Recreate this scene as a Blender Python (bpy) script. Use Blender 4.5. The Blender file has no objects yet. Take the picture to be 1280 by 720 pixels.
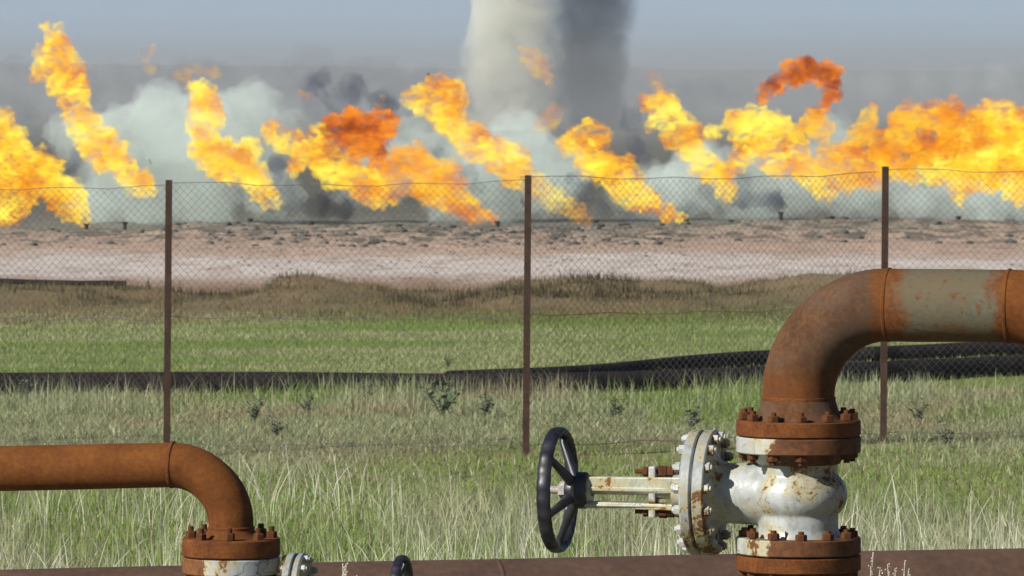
import bpy, bmesh, math, random
import numpy as np
from mathutils import Vector, Matrix, noise as mnoise

random.seed(7)
rng = np.random.default_rng(7)
R = math.radians
scene = bpy.context.scene
col = scene.collection

# ------------------------------------------------------------------ camera, light
F = 7111.0            # focal length in photo pixels (1280 wide): a 200 mm lens
H = 3.17              # camera height
HY = 95.0             # photo row of the true horizon


def at(px, py, d):
    """point that stands d metres away and is seen at photo pixel px, py"""
    return Vector(((px - 640) / F * d, d, H - (py - HY) / F * d))


def gx(px, d):
    return (px - 640) / F * d


cam = bpy.data.cameras.new('camera')
cam.lens = 200.0
cam.sensor_width = 36.0
cam.shift_y = -(360 - HY) / 1280
cam.clip_end = 20000
cam.clip_start = 0.5
cam.dof.use_dof = True
cam.dof.focus_distance = 28.0
cam.dof.aperture_fstop = 14
cam_o = bpy.data.objects.new('camera', cam)
cam_o.location = (0, 0, H)
cam_o.rotation_euler = (R(90), 0, 0)
col.objects.link(cam_o)
scene.camera = cam_o

SUN_EL = R(33)
SUN_AZ = math.atan2(-0.80, -0.60)
world = bpy.data.worlds.new('World')
scene.world = world
world.use_nodes = True
wn = world.node_tree
for n in list(wn.nodes):
    wn.nodes.remove(n)
sky = wn.nodes.new('ShaderNodeTexSky')
sky.sky_type = 'NISHITA'
sky.sun_disc = False
sky.sun_elevation = SUN_EL
sky.sun_rotation = SUN_AZ
sky.air_density = 0.5
sky.dust_density = 0.8
sky.ozone_density = 5.0
bg = wn.nodes.new('ShaderNodeBackground')
bg.inputs['Strength'].default_value = 0.05
wo = wn.nodes.new('ShaderNodeOutputWorld')
wn.links.new(sky.outputs[0], bg.inputs['Color'])
wn.links.new(bg.outputs[0], wo.inputs['Surface'])

sun = bpy.data.lights.new('sun', 'SUN')
sun.energy = 5.0
sun.angle = R(0.5)
sun.color = (1.0, 0.95, 0.86)
sun_o = bpy.data.objects.new('sun', sun)
Ldir = Vector((math.sin(SUN_AZ) * math.cos(SUN_EL), math.cos(SUN_AZ) * math.cos(SUN_EL), math.sin(SUN_EL)))
sun_o.rotation_euler = (-Ldir).to_track_quat('-Z', 'Y').to_euler()
sun_o.location = (-20, 10, 30)
col.objects.link(sun_o)

vs = scene.view_settings
vs.view_transform = 'Standard'
vs.look = 'None'
vs.exposure = 0.42
vs.gamma = 1.0
cy = scene.cycles
cy.max_bounces = 6
cy.diffuse_bounces = 3
cy.glossy_bounces = 3
cy.transmission_bounces = 4
cy.volume_bounces = 2
cy.transparent_max_bounces = 40
cy.sample_clamp_indirect = 4.0
cy.caustics_reflective = False
cy.caustics_refractive = False
cy.use_denoising = True
cy.volume_max_steps = 256

# ------------------------------------------------------------------ helpers


def hash2(ix, iy, seed):
    h = (ix.astype(np.int64) * 374761393 + iy.astype(np.int64) * 668265263 + seed * 974634777) & 0x7fffffff
    h = ((h ^ (h >> 13)) * 1274126177) & 0x7fffffff
    return ((h ^ (h >> 16)) & 0xffff) / 65535.0


def vn(x, y, seed=0):
    """smooth 2-D value noise, 0..1"""
    x = np.asarray(x, float); y = np.asarray(y, float)
    ix = np.floor(x); iy = np.floor(y)
    fx = x - ix; fy = y - iy
    fx = fx * fx * (3 - 2 * fx); fy = fy * fy * (3 - 2 * fy)
    a = hash2(ix, iy, seed); b = hash2(ix + 1, iy, seed)
    c = hash2(ix, iy + 1, seed); d = hash2(ix + 1, iy + 1, seed)
    return (a * (1 - fx) + b * fx) * (1 - fy) + (c * (1 - fx) + d * fx) * fy


def fbm(x, y, seed=0, octv=4):
    s = 0; a = 0.5; t = 0
    for k in range(octv):
        s = s + a * vn(np.asarray(x) * 2 ** k, np.asarray(y) * 2 ** k, seed + k * 17)
        t += a; a *= 0.5
    return s / t


def sstep(a, b, x):
    t = np.clip((np.asarray(x, float) - a) / (b - a), 0, 1)
    return t * t * (3 - 2 * t)


CREST = np.array([(-900, 356), (-200, 356), (0, 355), (150, 362), (230, 371), (320, 371), (345, 353), (400, 351), (470, 362), (500, 367),
                  (600, 366), (645, 352), (700, 350), (760, 355), (830, 350), (870, 351), (905, 358), (960, 348), (1010, 338),
                  (1060, 345), (1300, 350), (1500, 354), (2200, 352)], float)
RIM = np.array([(-900, 286), (0, 287), (150, 287), (205, 284), (225, 277), (330, 278), (360, 283), (480, 283), (640, 285), (840, 284),
                (900, 279), (1000, 277), (1100, 274), (1200, 274), (1280, 278), (2200, 280)], float)


def ground_z(x, y):
    x = np.asarray(x, float); y = np.asarray(y, float)
    z = 0.10 * (fbm(x * 0.35, y * 0.22, 3) - 0.5) * sstep(30, 36, y)
    z = z + 0.03 * (fbm(x * 2.0, y * 1.6, 5) - 0.5)
    # earth bank behind the green field
    yc = 81 + 1.6 * (fbm(x * 0.5, x * 0 + 2.2, 9) - 0.5)
    pxc = x * F / 81 + 640
    hc = H - (np.interp(pxc, CREST[:, 0], CREST[:, 1]) - HY) * 81 / F
    hc = hc + 0.05 * (fbm(x * 1.7, x * 0 + 7.1, 11) - 0.5)
    t = y - yc
    up = 0.55 * sstep(-6.0, -0.5, t) + 0.45 * sstep(-0.7, 0.0, t)
    dn = 1 - sstep(0.3, 2.5, t)
    z = z + hc * np.where(t < 0.1, up, dn)
    z = z + 0.36 * (fbm(x * 1.0, y * 0.9, 13) - 0.5) * np.exp(-((t + 2) / 3.5) ** 2)
    # low rim of the burning pit
    pxr = x * F / 118 + 640
    hr = H - (np.interp(pxr, RIM[:, 0], RIM[:, 1]) - HY) * 118 / F
    t = y - 118
    up = sstep(-9, 0, t)
    dn = 1 - sstep(0.2, 2.5, t)
    z = z + hr * np.where(t < 0.1, up, dn) - 0.25 * sstep(0.2, 2.5, t) * (1 - sstep(20, 60, t))
    z = z + 0.14 * (fbm(x * 1.6, y * 1.2, 21) - 0.5) * sstep(98, 110, y) * (1 - sstep(130, 150, y))
    return z


def gz(x, y):
    return float(ground_z(np.array([x]), np.array([y]))[0])


def mesh_obj(name, verts, faces, mat=None, parent=None, smooth=True, sharp=None):
    me = bpy.data.meshes.new(name)
    me.from_pydata([tuple(v) for v in verts], [], [tuple(f) for f in faces])
    me.validate()
    return link_mesh(name, me, mat, parent, smooth, sharp)


def link_mesh(name, me, mat=None, parent=None, smooth=True, sharp=None):
    if smooth and len(me.polygons):
        me.polygons.foreach_set('use_smooth', np.ones(len(me.polygons), bool))
        if sharp:
            me.set_sharp_from_angle(angle=R(sharp))
    if mat is not None and len(me.materials) == 0:
        me.materials.append(mat)
    o = bpy.data.objects.new(name, me)
    col.objects.link(o)
    if parent is not None:
        o.parent = parent
    return o


def empty(name, loc, rz=0.0):
    o = bpy.data.objects.new(name, None)
    o.empty_display_size = 0.2
    o.location = loc
    o.rotation_euler = (0, 0, rz)
    col.objects.link(o)
    return o


def tag(o, label=None, cat=None, group=None, kind=None):
    if label: o['label'] = label
    if cat: o['category'] = cat
    if group: o['group'] = group
    if kind: o['kind'] = kind
    return o


class MB:
    """collects vertices and faces"""

    def __init__(self):
        self.v = []; self.f = []

    def add(self, vs, fs):
        b = len(self.v)
        self.v += [Vector(v) for v in vs]
        self.f += [tuple(i + b for i in f) for f in fs]
        return self

    def box(self, c, s, m=None):
        c = Vector(c); x, y, z = (k / 2 for k in s)
        vs = [Vector((sx * x, sy * y, sz * z)) for sx in (-1, 1) for sy in (-1, 1) for sz in (-1, 1)]
        if m: vs = [m @ v for v in vs]
        return self.add([v + c for v in vs], [(0, 1, 3, 2), (4, 6, 7, 5), (0, 4, 5, 1), (2, 3, 7, 6), (0, 2, 6, 4), (1, 5, 7, 3)])

    def lathe(self, prof, n=48, m=Matrix(), closed=False):
        """prof: (radius, height) along local z; radius 0 closes the end"""
        vs = []; fs = []; rows = []
        for r, h in prof:
            if r <= 1e-9:
                rows.append([len(vs)]); vs.append(m @ Vector((0, 0, h)))
            else:
                rows.append(list(range(len(vs), len(vs) + n)))
                vs += [m @ Vector((r * math.cos(2 * math.pi * k / n), r * math.sin(2 * math.pi * k / n), h)) for k in range(n)]
        if closed:
            rows.append(rows[0])
        for a, b in zip(rows, rows[1:]):
            for k in range(n):
                k2 = (k + 1) % n
                if len(a) == 1 and len(b) == 1: continue
                if len(a) == 1: fs.append((a[0], b[k2], b[k]))
                elif len(b) == 1: fs.append((a[k], a[k2], b[0]))
                else: fs.append((a[k], a[k2], b[k2], b[k]))
        return self.add(vs, fs)

    def tube(self, path, rad, n=32, caps=True, up=Vector((0, 0, 1))):
        path = [Vector(p) for p in path]
        rads = rad if isinstance(rad, (list, tuple)) else [rad] * len(path)
        vs = []; fs = []
        nrm = None
        for i, p in enumerate(path):
            t = (path[min(i + 1, len(path) - 1)] - path[max(i - 1, 0)]).normalized()
            if nrm is None:
                a = up if abs(t.dot(up)) < 0.9 else Vector((0, 1, 0))
                nrm = (a - t * a.dot(t)).normalized()
            else:
                nrm = (nrm - t * nrm.dot(t)).normalized()
            b = t.cross(nrm)
            for k in range(n):
                a = 2 * math.pi * k / n
                vs.append(p + (nrm * math.cos(a) + b * math.sin(a)) * rads[i])
        for i in range(len(path) - 1):
            for k in range(n):
                k2 = (k + 1) % n
                fs.append((i * n + k, i * n + k2, (i + 1) * n + k2, (i + 1) * n + k))
        if caps:
            fs.append(tuple(range(n))[::-1])
            fs.append(tuple(range((len(path) - 1) * n, len(path) * n)))
        return self.add(vs, fs)

    def build(self, name, mat=None, parent=None, smooth=True, sharp=35):
        return mesh_obj(name, self.v, self.f, mat, parent, smooth, sharp)


def remeshed(mb, voxel, smooth_it=6, fac=0.5):
    me = bpy.data.meshes.new('tmp')
    me.from_pydata([tuple(v) for v in mb.v], [], mb.f)
    o = bpy.data.objects.new('tmp', me)
    col.objects.link(o)
    m = o.modifiers.new('r', 'REMESH'); m.mode = 'VOXEL'; m.voxel_size = voxel
    if smooth_it:
        s = o.modifiers.new('s', 'SMOOTH'); s.factor = fac; s.iterations = smooth_it
    dg = bpy.context.evaluated_depsgraph_get()
    out = bpy.data.meshes.new_from_object(o.evaluated_get(dg))
    bpy.data.objects.remove(o); bpy.data.meshes.remove(me)
    return out


# ------------------------------------------------------------------ materials
class NT:
    def __init__(self, name):
        self.mat = bpy.data.materials.new(name)
        self.mat.use_nodes = True
        self.t = self.mat.node_tree
        for n in list(self.t.nodes): self.t.nodes.remove(n)
        self.out = self.n('ShaderNodeOutputMaterial')

    def n(self, typ, **kw):
        nd = self.t.nodes.new(typ)
        for k, v in kw.items(): setattr(nd, k, v)
        return nd

    def l(self, a, b):
        self.t.links.new(a, b)

    def set(self, nd, **kw):
        for k, v in kw.items(): nd.inputs[k.replace('_', ' ')].default_value = v
        return nd

    def noise(self, scale, detail=4, rough=0.55, coord=None, dist=0.0, w=None):
        nd = self.n('ShaderNodeTexNoise')
        nd.inputs['Scale'].default_value = scale
        nd.inputs['Detail'].default_value = detail
        nd.inputs['Roughness'].default_value = rough
        nd.inputs['Distortion'].default_value = dist
        if coord is not None: self.l(coord, nd.inputs['Vector'])
        return nd.outputs['Fac']

    def ramp(self, fac, stops, interp='LINEAR'):
        nd = self.n('ShaderNodeValToRGB')
        nd.color_ramp.interpolation = interp
        e = nd.color_ramp.elements
        while len(e) < len(stops): e.new(0.5)
        for k, (p, c) in enumerate(stops):
            e[k].position = p
            e[k].color = tuple(c) + (1,) if not isinstance(c, (int, float)) else (c, c, c, 1)
        self.l(fac, nd.inputs['Fac'])
        return nd.outputs['Color']

    def math(self, op, a, b=None, c=None, clamp=False):
        nd = self.n('ShaderNodeMath', operation=op, use_clamp=clamp)
        for k, v in enumerate((a, b, c)):
            if v is None: continue
            if isinstance(v, (int, float)): nd.inputs[k].default_value = v
            else: self.l(v, nd.inputs[k])
        return nd.outputs[0]

    def mix(self, fac, a, b, blend='MIX'):
        nd = self.n('ShaderNodeMix', data_type='RGBA', blend_type=blend)
        for s, v in ((nd.inputs[0], fac), (nd.inputs[6], a), (nd.inputs[7], b)):
            if isinstance(v, (int, float)): s.default_value = v
            elif isinstance(v, tuple): s.default_value = v + (1,) if len(v) == 3 else v
            else: self.l(v, s)
        return nd.outputs[2]

    def coord(self, kind='Object'):
        return self.n('ShaderNodeTexCoord').outputs[kind]

    def xyz(self, vec):
        nd = self.n('ShaderNodeSeparateXYZ'); self.l(vec, nd.inputs[0])
        return nd.outputs

    def bsdf(self, color, rough=0.8, metal=0.0, bump=None, bstr=0.3, bdist=0.01, spec=0.5):
        p = self.n('ShaderNodeBsdfPrincipled')
        if isinstance(color, tuple): p.inputs['Base Color'].default_value = color + (1,)
        else: self.l(color, p.inputs['Base Color'])
        if isinstance(rough, (int, float)): p.inputs['Roughness'].default_value = rough
        else: self.l(rough, p.inputs['Roughness'])
        p.inputs['Metallic'].default_value = metal
        p.inputs['Specular IOR Level'].default_value = spec
        if bump is not None:
            b = self.n('ShaderNodeBump'); b.inputs['Strength'].default_value = bstr; b.inputs['Distance'].default_value = bdist
            self.l(bump, b.inputs['Height']); self.l(b.outputs[0], p.inputs['Normal'])
        self.l(p.outputs[0], self.out.inputs['Surface'])
        return p


def rust_mat(name, dark, mid, light, scale=6.0, grey=None):
    t = NT(name)
    c = t.coord()
    n1 = t.noise(scale, 6, 0.65, c, 0.4)
    n2 = t.noise(scale * 9, 4, 0.6, c)
    m = t.mix(0.45, n1, n2)
    colr = t.ramp(m, [(0.30, dark), (0.48, mid), (0.68, light)])
    if grey:
        n3 = t.noise(scale * 0.5, 5, 0.6, c, 0.6)
        colr = t.mix(t.ramp(n3, [(0.42, 0.0), (0.62, 0.8)]), colr, grey)
    t.bsdf(colr, 0.88, bump=m, bstr=0.5, bdist=0.006, spec=0.25)
    return t.mat


def paint_rust_mat(name, paint, rustd, rustl, amount=0.5, scale=5.0, yellow=(0.38, 0.32, 0.14), rough=0.42, bias=0.0, grime=0.55):
    """paint with rust breaking through; amount 0..1; bias makes the +x side rustier"""
    t = NT(name)
    c = t.coord()
    n1 = t.noise(scale, 6, 0.62, c, 0.5)
    n2 = t.noise(scale * 8, 4, 0.6, c)
    n = t.math('ADD', t.math('MULTIPLY', n1, 0.75), t.math('MULTIPLY', n2, 0.25))
    if bias:
        n = t.math('ADD', n, t.math('MULTIPLY', t.xyz(c)[0], bias))
    th = 0.70 - amount * 0.40
    rm = t.ramp(n, [(th - 0.012, 0.0), (th + 0.02, 1.0)])
    ym = t.ramp(n, [(th - 0.09, 0.0), (th - 0.01, 0.75)])
    # vertical dirt runs and blotches
    mp = t.n('ShaderNodeMapping'); mp.inputs['Scale'].default_value = (1, 1, 0.22); t.l(c, mp.inputs['Vector'])
    runs = t.noise(scale * 5, 5, 0.7, mp.outputs[0])
    dirt = t.noise(scale * 1.6, 6, 0.7, c, 0.4)
    p1 = t.mix(t.ramp(dirt, [(0.40, 0.0), (0.72, grime)]), paint, (0.16, 0.165, 0.16))
    p1 = t.mix(t.ramp(runs, [(0.52, 0.0), (0.72, grime)]), p1, (0.20, 0.17, 0.12))
    vo = t.n('ShaderNodeTexVoronoi', feature='DISTANCE_TO_EDGE'); vo.inputs['Scale'].default_value = scale * 1.3
    wv = t.n('ShaderNodeVectorMath', operation='ADD'); t.l(c, wv.inputs[0])
    nz = t.n('ShaderNodeTexNoise'); nz.inputs['Scale'].default_value = scale * 2; t.l(c, nz.inputs['Vector'])
    sc = t.n('ShaderNodeVectorMath', operation='SCALE'); sc.inputs['Scale'].default_value = 0.25; t.l(nz.outputs['Color'], sc.inputs[0]); t.l(sc.outputs[0], wv.inputs[1])
    t.l(wv.outputs[0], vo.inputs['Vector'])
    crack = t.math('MULTIPLY', t.ramp(vo.outputs['Distance'], [(0.0, 1.0), (0.032, 0.0)]), t.ramp(t.noise(scale * 0.9, 3, 0.5, c), [(0.48, 0.0), (0.54, 0.9)]))
    p1 = t.mix(crack, p1, (0.07, 0.045, 0.03))
    p2 = t.mix(ym, p1, yellow)
    rc = t.ramp(n2, [(0.3, rustd), (0.7, rustl)])
    colr = t.mix(rm, p2, rc)
    rg = t.math('ADD', t.math('MULTIPLY', rm, 0.85 - rough), rough)
    t.bsdf(colr, rg, bump=t.math('SUBTRACT', n2, t.math('MULTIPLY', rm, 0.8)), bstr=0.35, bdist=0.004)
    return t.mat


M = {}
M['rust_elbow'] = rust_mat('rust_elbow', (0.030, 0.013, 0.007), (0.082, 0.034, 0.012), (0.15, 0.070, 0.026), 5.0, (0.085, 0.058, 0.040))
M['rust_orange'] = rust_mat('rust_orange', (0.060, 0.019, 0.0035), (0.118, 0.037, 0.005), (0.175, 0.063, 0.009), 5.0)
M['rust_flange'] = rust_mat('rust_flange', (0.035, 0.011, 0.004), (0.115, 0.035, 0.007), (0.19, 0.070, 0.014), 9.0)
M['rust_bolt'] = rust_mat('rust_bolt', (0.02, 0.007, 0.004), (0.075, 0.024, 0.007), (0.15, 0.055, 0.014), 20.0)
M['rust_pipe'] = rust_mat('rust_pipe', (0.050, 0.028, 0.020), (0.082, 0.047, 0.033), (0.12, 0.07, 0.048), 2.5)
M['post'] = rust_mat('post', (0.020, 0.012, 0.009), (0.042, 0.024, 0.017), (0.075, 0.042, 0.027), 8.0)
M['paint'] = paint_rust_mat('valve_paint', (0.40, 0.43, 0.425), (0.06, 0.022, 0.007), (0.17, 0.07, 0.018), 0.34, 5.5, grime=0.8)
M['paint_flange'] = paint_rust_mat('flange_paint', (0.30, 0.33, 0.345), (0.06, 0.024, 0.008), (0.16, 0.065, 0.018), 0.40, 7.0, grime=0.75)
M['paint_rusty'] = paint_rust_mat('rusty_paint', (0.42, 0.44, 0.40), (0.055, 0.018, 0.005), (0.15, 0.052, 0.011), 0.78, 4.5, bias=1.0)
M['paint_small'] = paint_rust_mat('small_flange_paint', (0.40, 0.44, 0.46), (0.08, 0.027, 0.006), (0.2, 0.075, 0.016), 0.36, 4.5, bias=-1.1)
M['yoke'] = paint_rust_mat('yoke_paint', (0.42, 0.43, 0.33), (0.09, 0.034, 0.008), (0.21, 0.085, 0.018), 0.36, 7.0)
M['chrome_nut'] = paint_rust_mat('nut_paint', (0.42, 0.44, 0.44), (0.06, 0.024, 0.008), (0.15, 0.055, 0.016), 0.36, 14.0, rough=0.3, grime=0.3)


def wheel_material():
    t = NT('black_wheel_paint')
    c = t.coord()
    n = t.noise(14, 5, 0.6, c)
    t.bsdf(t.ramp(n, [(0.35, (0.006, 0.007, 0.012)), (0.7, (0.025, 0.026, 0.034))]), 0.42, bump=n, bstr=0.25, bdist=0.004)
    return t.mat


M['wheel'] = wheel_material()


def plain(name, c1, c2, scale=10, rough=0.8, spec=0.5):
    t = NT(name)
    n = t.noise(scale, 4, 0.6, t.coord())
    t.bsdf(t.ramp(n, [(0.35, c1), (0.68, c2)]), rough, bump=n, bstr=0.3, bdist=0.004, spec=spec)
    return t.mat


M['steel'] = plain('bare_steel', (0.25, 0.22, 0.21), (0.5, 0.47, 0.45), 30, 0.4)
M['black_pipe'] = plain('black_pipe_coat', (0.008, 0.006, 0.007), (0.024, 0.018, 0.018), 5, 0.9, 0.15)
M['burner'] = plain('burnt_steel', (0.015, 0.013, 0.013), (0.05, 0.04, 0.035), 9, 0.8)
M['wire'] = plain('fence_wire', (0.07, 0.065, 0.06), (0.15, 0.135, 0.12), 20, 0.7)
M['stone'] = plain('scorched_stone', (0.04, 0.04, 0.036), (0.14, 0.135, 0.115), 6, 0.95)


def painted_section():
    """olive grey paint between the two rusty weld bands, local x along the pipe"""
    t = NT('painted_pipe')
    c = t.coord()
    x = t.xyz(c)[0]
    n1 = t.noise(7, 6, 0.62, c, 0.6)
    n2 = t.noise(45, 4, 0.6, c)
    xx = t.math('ADD', x, t.math('MULTIPLY', t.math('SUBTRACT', n1, 0.5), 0.26))
    a = t.ramp(xx, [(0.06, 1.0), (0.125, 0.0), (0.485, 0.0), (0.535, 1.0)])
    z = t.xyz(c)[2]
    low = t.ramp(t.math('ADD', t.math('MULTIPLY', z, -2.2), t.math('MULTIPLY', n1, 0.8)), [(0.58, 0.0), (0.75, 0.7)])
    sp = t.ramp(t.noise(26, 5, 0.7, c), [(0.56, 0.0), (0.64, 0.8)])
    rm = t.math('MAXIMUM', a, t.math('MAXIMUM', low, sp))
    paint = t.ramp(n2, [(0.3, (0.070, 0.072, 0.048)), (0.7, (0.120, 0.120, 0.084))])
    paint = t.mix(t.ramp(t.noise(4, 4, 0.6, c), [(0.36, 0.0), (0.58, 0.9)]), paint, (0.105, 0.082, 0.048))
    rust = t.ramp(n2, [(0.3, (0.075, 0.024, 0.005)), (0.7, (0.155, 0.054, 0.011))])
    t.bsdf(t.mix(rm, paint, rust), 0.8, bump=n2, bstr=0.4, bdist=0.004, spec=0.3)
    return t.mat


M['painted_section'] = painted_section()


def banded_elbow():
    t = NT('banded_rust')
    c = t.coord()
    n1 = t.noise(5, 6, 0.65, c, 0.4); n2 = t.noise(45, 4, 0.6, c)
    m = t.mix(0.45, n1, n2)
    brown = t.ramp(m, [(0.30, (0.030, 0.014, 0.008)), (0.48, (0.078, 0.035, 0.014)), (0.68, (0.140, 0.070, 0.029))])
    n3 = t.noise(2.5, 5, 0.6, c, 0.6)
    brown = t.mix(t.ramp(n3, [(0.42, 0.0), (0.62, 0.85)]), brown, (0.085, 0.060, 0.042))
    orange = t.ramp(m, [(0.3, (0.075, 0.024, 0.005)), (0.7, (0.160, 0.055, 0.011))])
    x, y, z = t.xyz(c)
    nj = t.math('MULTIPLY', t.math('SUBTRACT', n1, 0.5), 0.16)
    a = t.ramp(t.math('ADD', x, nj), [(0.345, 0.0), (0.385, 0.9)])
    b = t.ramp(t.math('ADD', z, nj), [(0.24, 0.9), (0.36, 0.0)])
    t.bsdf(t.mix(t.math('MAXIMUM', a, b), brown, orange), 0.88, bump=m, bstr=0.5, bdist=0.006, spec=0.25)
    return t.mat


M['banded_elbow'] = banded_elbow()


def ground_material():
    t = NT('ground')
    pos = t.n('ShaderNodeNewGeometry').outputs['Position']
    mp = t.n('ShaderNodeMapping'); mp.inputs['Scale'].default_value = (1, 0.35, 1); t.l(pos, mp.inputs['Vector'])
    s = t.xyz(pos)
    n1 = t.noise(0.35, 6, 0.6, mp.outputs[0], 0.5)
    n2 = t.noise(2.2, 6, 0.65, mp.outputs[0])
    n3 = t.noise(14, 4, 0.7, pos)
    y = t.math('ADD', s[1], t.math('MULTIPLY', t.math('SUBTRACT', n1, 0.5), 13.0))
    y = t.math('ADD', y, t.math('MULTIPLY', t.math('SUBTRACT', n2, 0.5), 4.0))
    f = t.math('DIVIDE', t.math('SUBTRACT', y, 20), 140)

    def p(d): return (d - 20) / 140
    base = t.ramp(f, [(p(22), (0.17, 0.165, 0.08)), (p(50), (0.21, 0.195, 0.105)), (p(60), (0.15, 0.19, 0.06)), (p(71.5), (0.155, 0.195, 0.065)),
                      (p(75), (0.15, 0.125, 0.065)), (p(82), (0.17, 0.125, 0.075)), (p(87), (0.30, 0.21, 0.155)), (p(91), (0.52, 0.47, 0.44)),
                      (p(98), (0.53, 0.48, 0.45)), (p(103), (0.42, 0.315, 0.25)), (p(112), (0.40, 0.305, 0.24)), (p(117), (0.26, 0.24, 0.20)),
                      (p(122), (0.20, 0.20, 0.17)), (p(150), (0.11, 0.115, 0.095))])
    c2 = t.mix(t.ramp(n2, [(0.35, 0.0), (0.7, 0.6)]), base, t.mix(1.0, base, (0.62, 0.60, 0.56), 'MULTIPLY'))
    c3 = t.mix(t.ramp(n3, [(0.35, 0.0), (0.75, 0.55)]), c2, t.mix(1.0, c2, (1.45, 1.4, 1.35), 'MULTIPLY'))
    mo = t.noise(4.5, 6, 0.75, mp.outputs[0], 0.5)
    c3 = t.mix(t.math('MULTIPLY', t.ramp(f, [(p(80), 0.0), (p(86), 1.0)]), t.ramp(mo, [(0.48, 0.0), (0.70, 0.45)])), c3, t.mix(1.0, c3, (0.45, 0.46, 0.44), 'MULTIPLY'))
    sc1 = t.noise(1.6, 6, 0.7, mp.outputs[0], 0.8)
    band = t.math('MULTIPLY', t.ramp(f, [(p(106), 0.0), (p(111), 1.0), (p(120), 1.0), (p(126), 0.3)]), t.ramp(sc1, [(0.47, 0.0), (0.56, 0.85)]))
    c3 = t.mix(band, c3, (0.075, 0.075, 0.062))
    st1 = t.noise(1.1, 6, 0.7, mp.outputs[0], 0.6)
    c3 = t.mix(t.math('MULTIPLY', t.ramp(f, [(p(84), 0.0), (p(88), 1.0), (p(104), 1.0), (p(112), 0.5)]), t.ramp(st1, [(0.48, 0.0), (0.66, 0.6)])), c3, (0.27, 0.195, 0.15))
    t.bsdf(c3, 0.95, bump=t.mix(0.5, n2, n3), bstr=0.7, bdist=0.05, spec=0.15)
    return t.mat


M['ground'] = ground_material()


def grass_material():
    t = NT('grass_blades')
    a = t.n('ShaderNodeAttribute', attribute_name='Col')
    p = t.n('ShaderNodeBsdfDiffuse'); t.l(a.outputs['Color'], p.inputs['Color'])
    tr = t.n('ShaderNodeBsdfTranslucent'); t.l(a.outputs['Color'], tr.inputs['Color'])
    mx = t.n('ShaderNodeMixShader'); mx.inputs[0].default_value = 0.45
    t.l(p.outputs[0], mx.inputs[1]); t.l(tr.outputs[0], mx.inputs[2]); t.l(mx.outputs[0], t.out.inputs['Surface'])
    return t.mat


M['grass'] = grass_material()
M['weed_leaf'] = plain('weed_leaf', (0.055, 0.085, 0.042), (0.11, 0.15, 0.08), 12, 0.8)
M['weed_pale'] = plain('weed_pale', (0.11, 0.13, 0.085), (0.20, 0.21, 0.15), 12, 0.8)

FLAME_DIR = Vector((-0.75, 0.1, 0.65))


def flame_material(name, stops, sigma=6.5, lo=0.43, hi=0.66, surf=0.04, scale=4.4, step=0.25):
    t = NT(name)
    c = t.coord()
    # stretch the turbulence along the wind
    mp = t.n('ShaderNodeMapping'); mp.inputs['Rotation'].default_value = (0, R(-40), 0); mp.inputs['Scale'].default_value = (0.7, 1, 1.15)
    info = t.n('ShaderNodeObjectInfo')
    off = t.n('ShaderNodeVectorMath', operation='ADD'); t.l(c, off.inputs[0])
    sc = t.math('MULTIPLY', info.outputs['Random'], 60.0); t.l(sc, off.inputs[1])
    t.l(off.outputs[0], mp.inputs['Vector'])
    n1 = t.noise(scale, 4, 0.68, mp.outputs[0], 1.3)
    n2 = t.noise(scale * 0.34, 2, 0.6, mp.outputs[0])
    D = t.ramp(n1, [(lo, 0.0), (hi, 1.0)])
    hue = t.math('ADD', t.math('MULTIPLY', n2, 0.45), t.math('MULTIPLY', n1, 0.55))
    hue = t.math('ADD', t.math('MULTIPLY', t.math('SUBTRACT', hue, 0.5), 2.2), 0.495)
    colr = t.ramp(hue, [(p_, tuple(k_ * 0.82 for k_ in c_)) for p_, c_ in stops])
    em = t.n('ShaderNodeEmission'); t.l(colr, em.inputs['Color'])
    dens = t.math('MULTIPLY', D, sigma)
    t.l(dens, em.inputs['Strength'])
    ab = t.n('ShaderNodeVolumeAbsorption'); ab.inputs['Color'].default_value = (0, 0, 0, 1); t.l(dens, ab.inputs['Density'])
    ad = t.n('ShaderNodeAddShader'); t.l(em.outputs[0], ad.inputs[0]); t.l(ab.outputs[0], ad.inputs[1])
    t.l(ad.outputs[0], t.out.inputs['Volume'])
    tr = t.n('ShaderNodeBsdfTransparent')
    es = t.n('ShaderNodeEmission'); t.l(colr, es.inputs['Color']); es.inputs['Strength'].default_value = 0.9
    mx = t.n('ShaderNodeMixShader'); t.l(t.math('MULTIPLY', D, surf), mx.inputs[0])
    t.l(tr.outputs[0], mx.inputs[1]); t.l(es.outputs[0], mx.inputs[2])
    t.l(mx.outputs[0], t.out.inputs['Surface'])
    t.mat.cycles.volume_step_rate = step
    t.mat.cycles.emission_sampling = 'NONE'
    return t.mat


YEL = [(0.36, (0.62, 0.12, 0.004)), (0.455, (0.98, 0.30, 0.007)), (0.53, (1.12, 0.56, 0.012)), (0.61, (1.2, 0.86, 0.035)), (0.74, (1.35, 1.12, 0.13))]
ORA = [(0.36, (0.42, 0.065, 0.004)), (0.46, (0.88, 0.21, 0.005)), (0.56, (1.02, 0.38, 0.008)), (0.68, (1.1, 0.70, 0.025))]
RED = [(0.36, (0.08, 0.016, 0.006)), (0.46, (0.36, 0.055, 0.005)), (0.56, (0.78, 0.160, 0.006)), (0.68, (1.0, 0.34, 0.010))]
M['flame_yellow'] = flame_material('flame_yellow', YEL)
M['flame_orange'] = flame_material('flame_orange', ORA)
M['flame_red'] = flame_material('flame_red', RED, 9.0, 0.40, 0.58)
M['flame_thin'] = flame_material('flame_thin', YEL, 2.2, 0.44, 0.62, 0.06)
M['flame_wisp'] = flame_material('flame_wisp', ORA, 1.6, 0.44, 0.64, 0.05)


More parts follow.
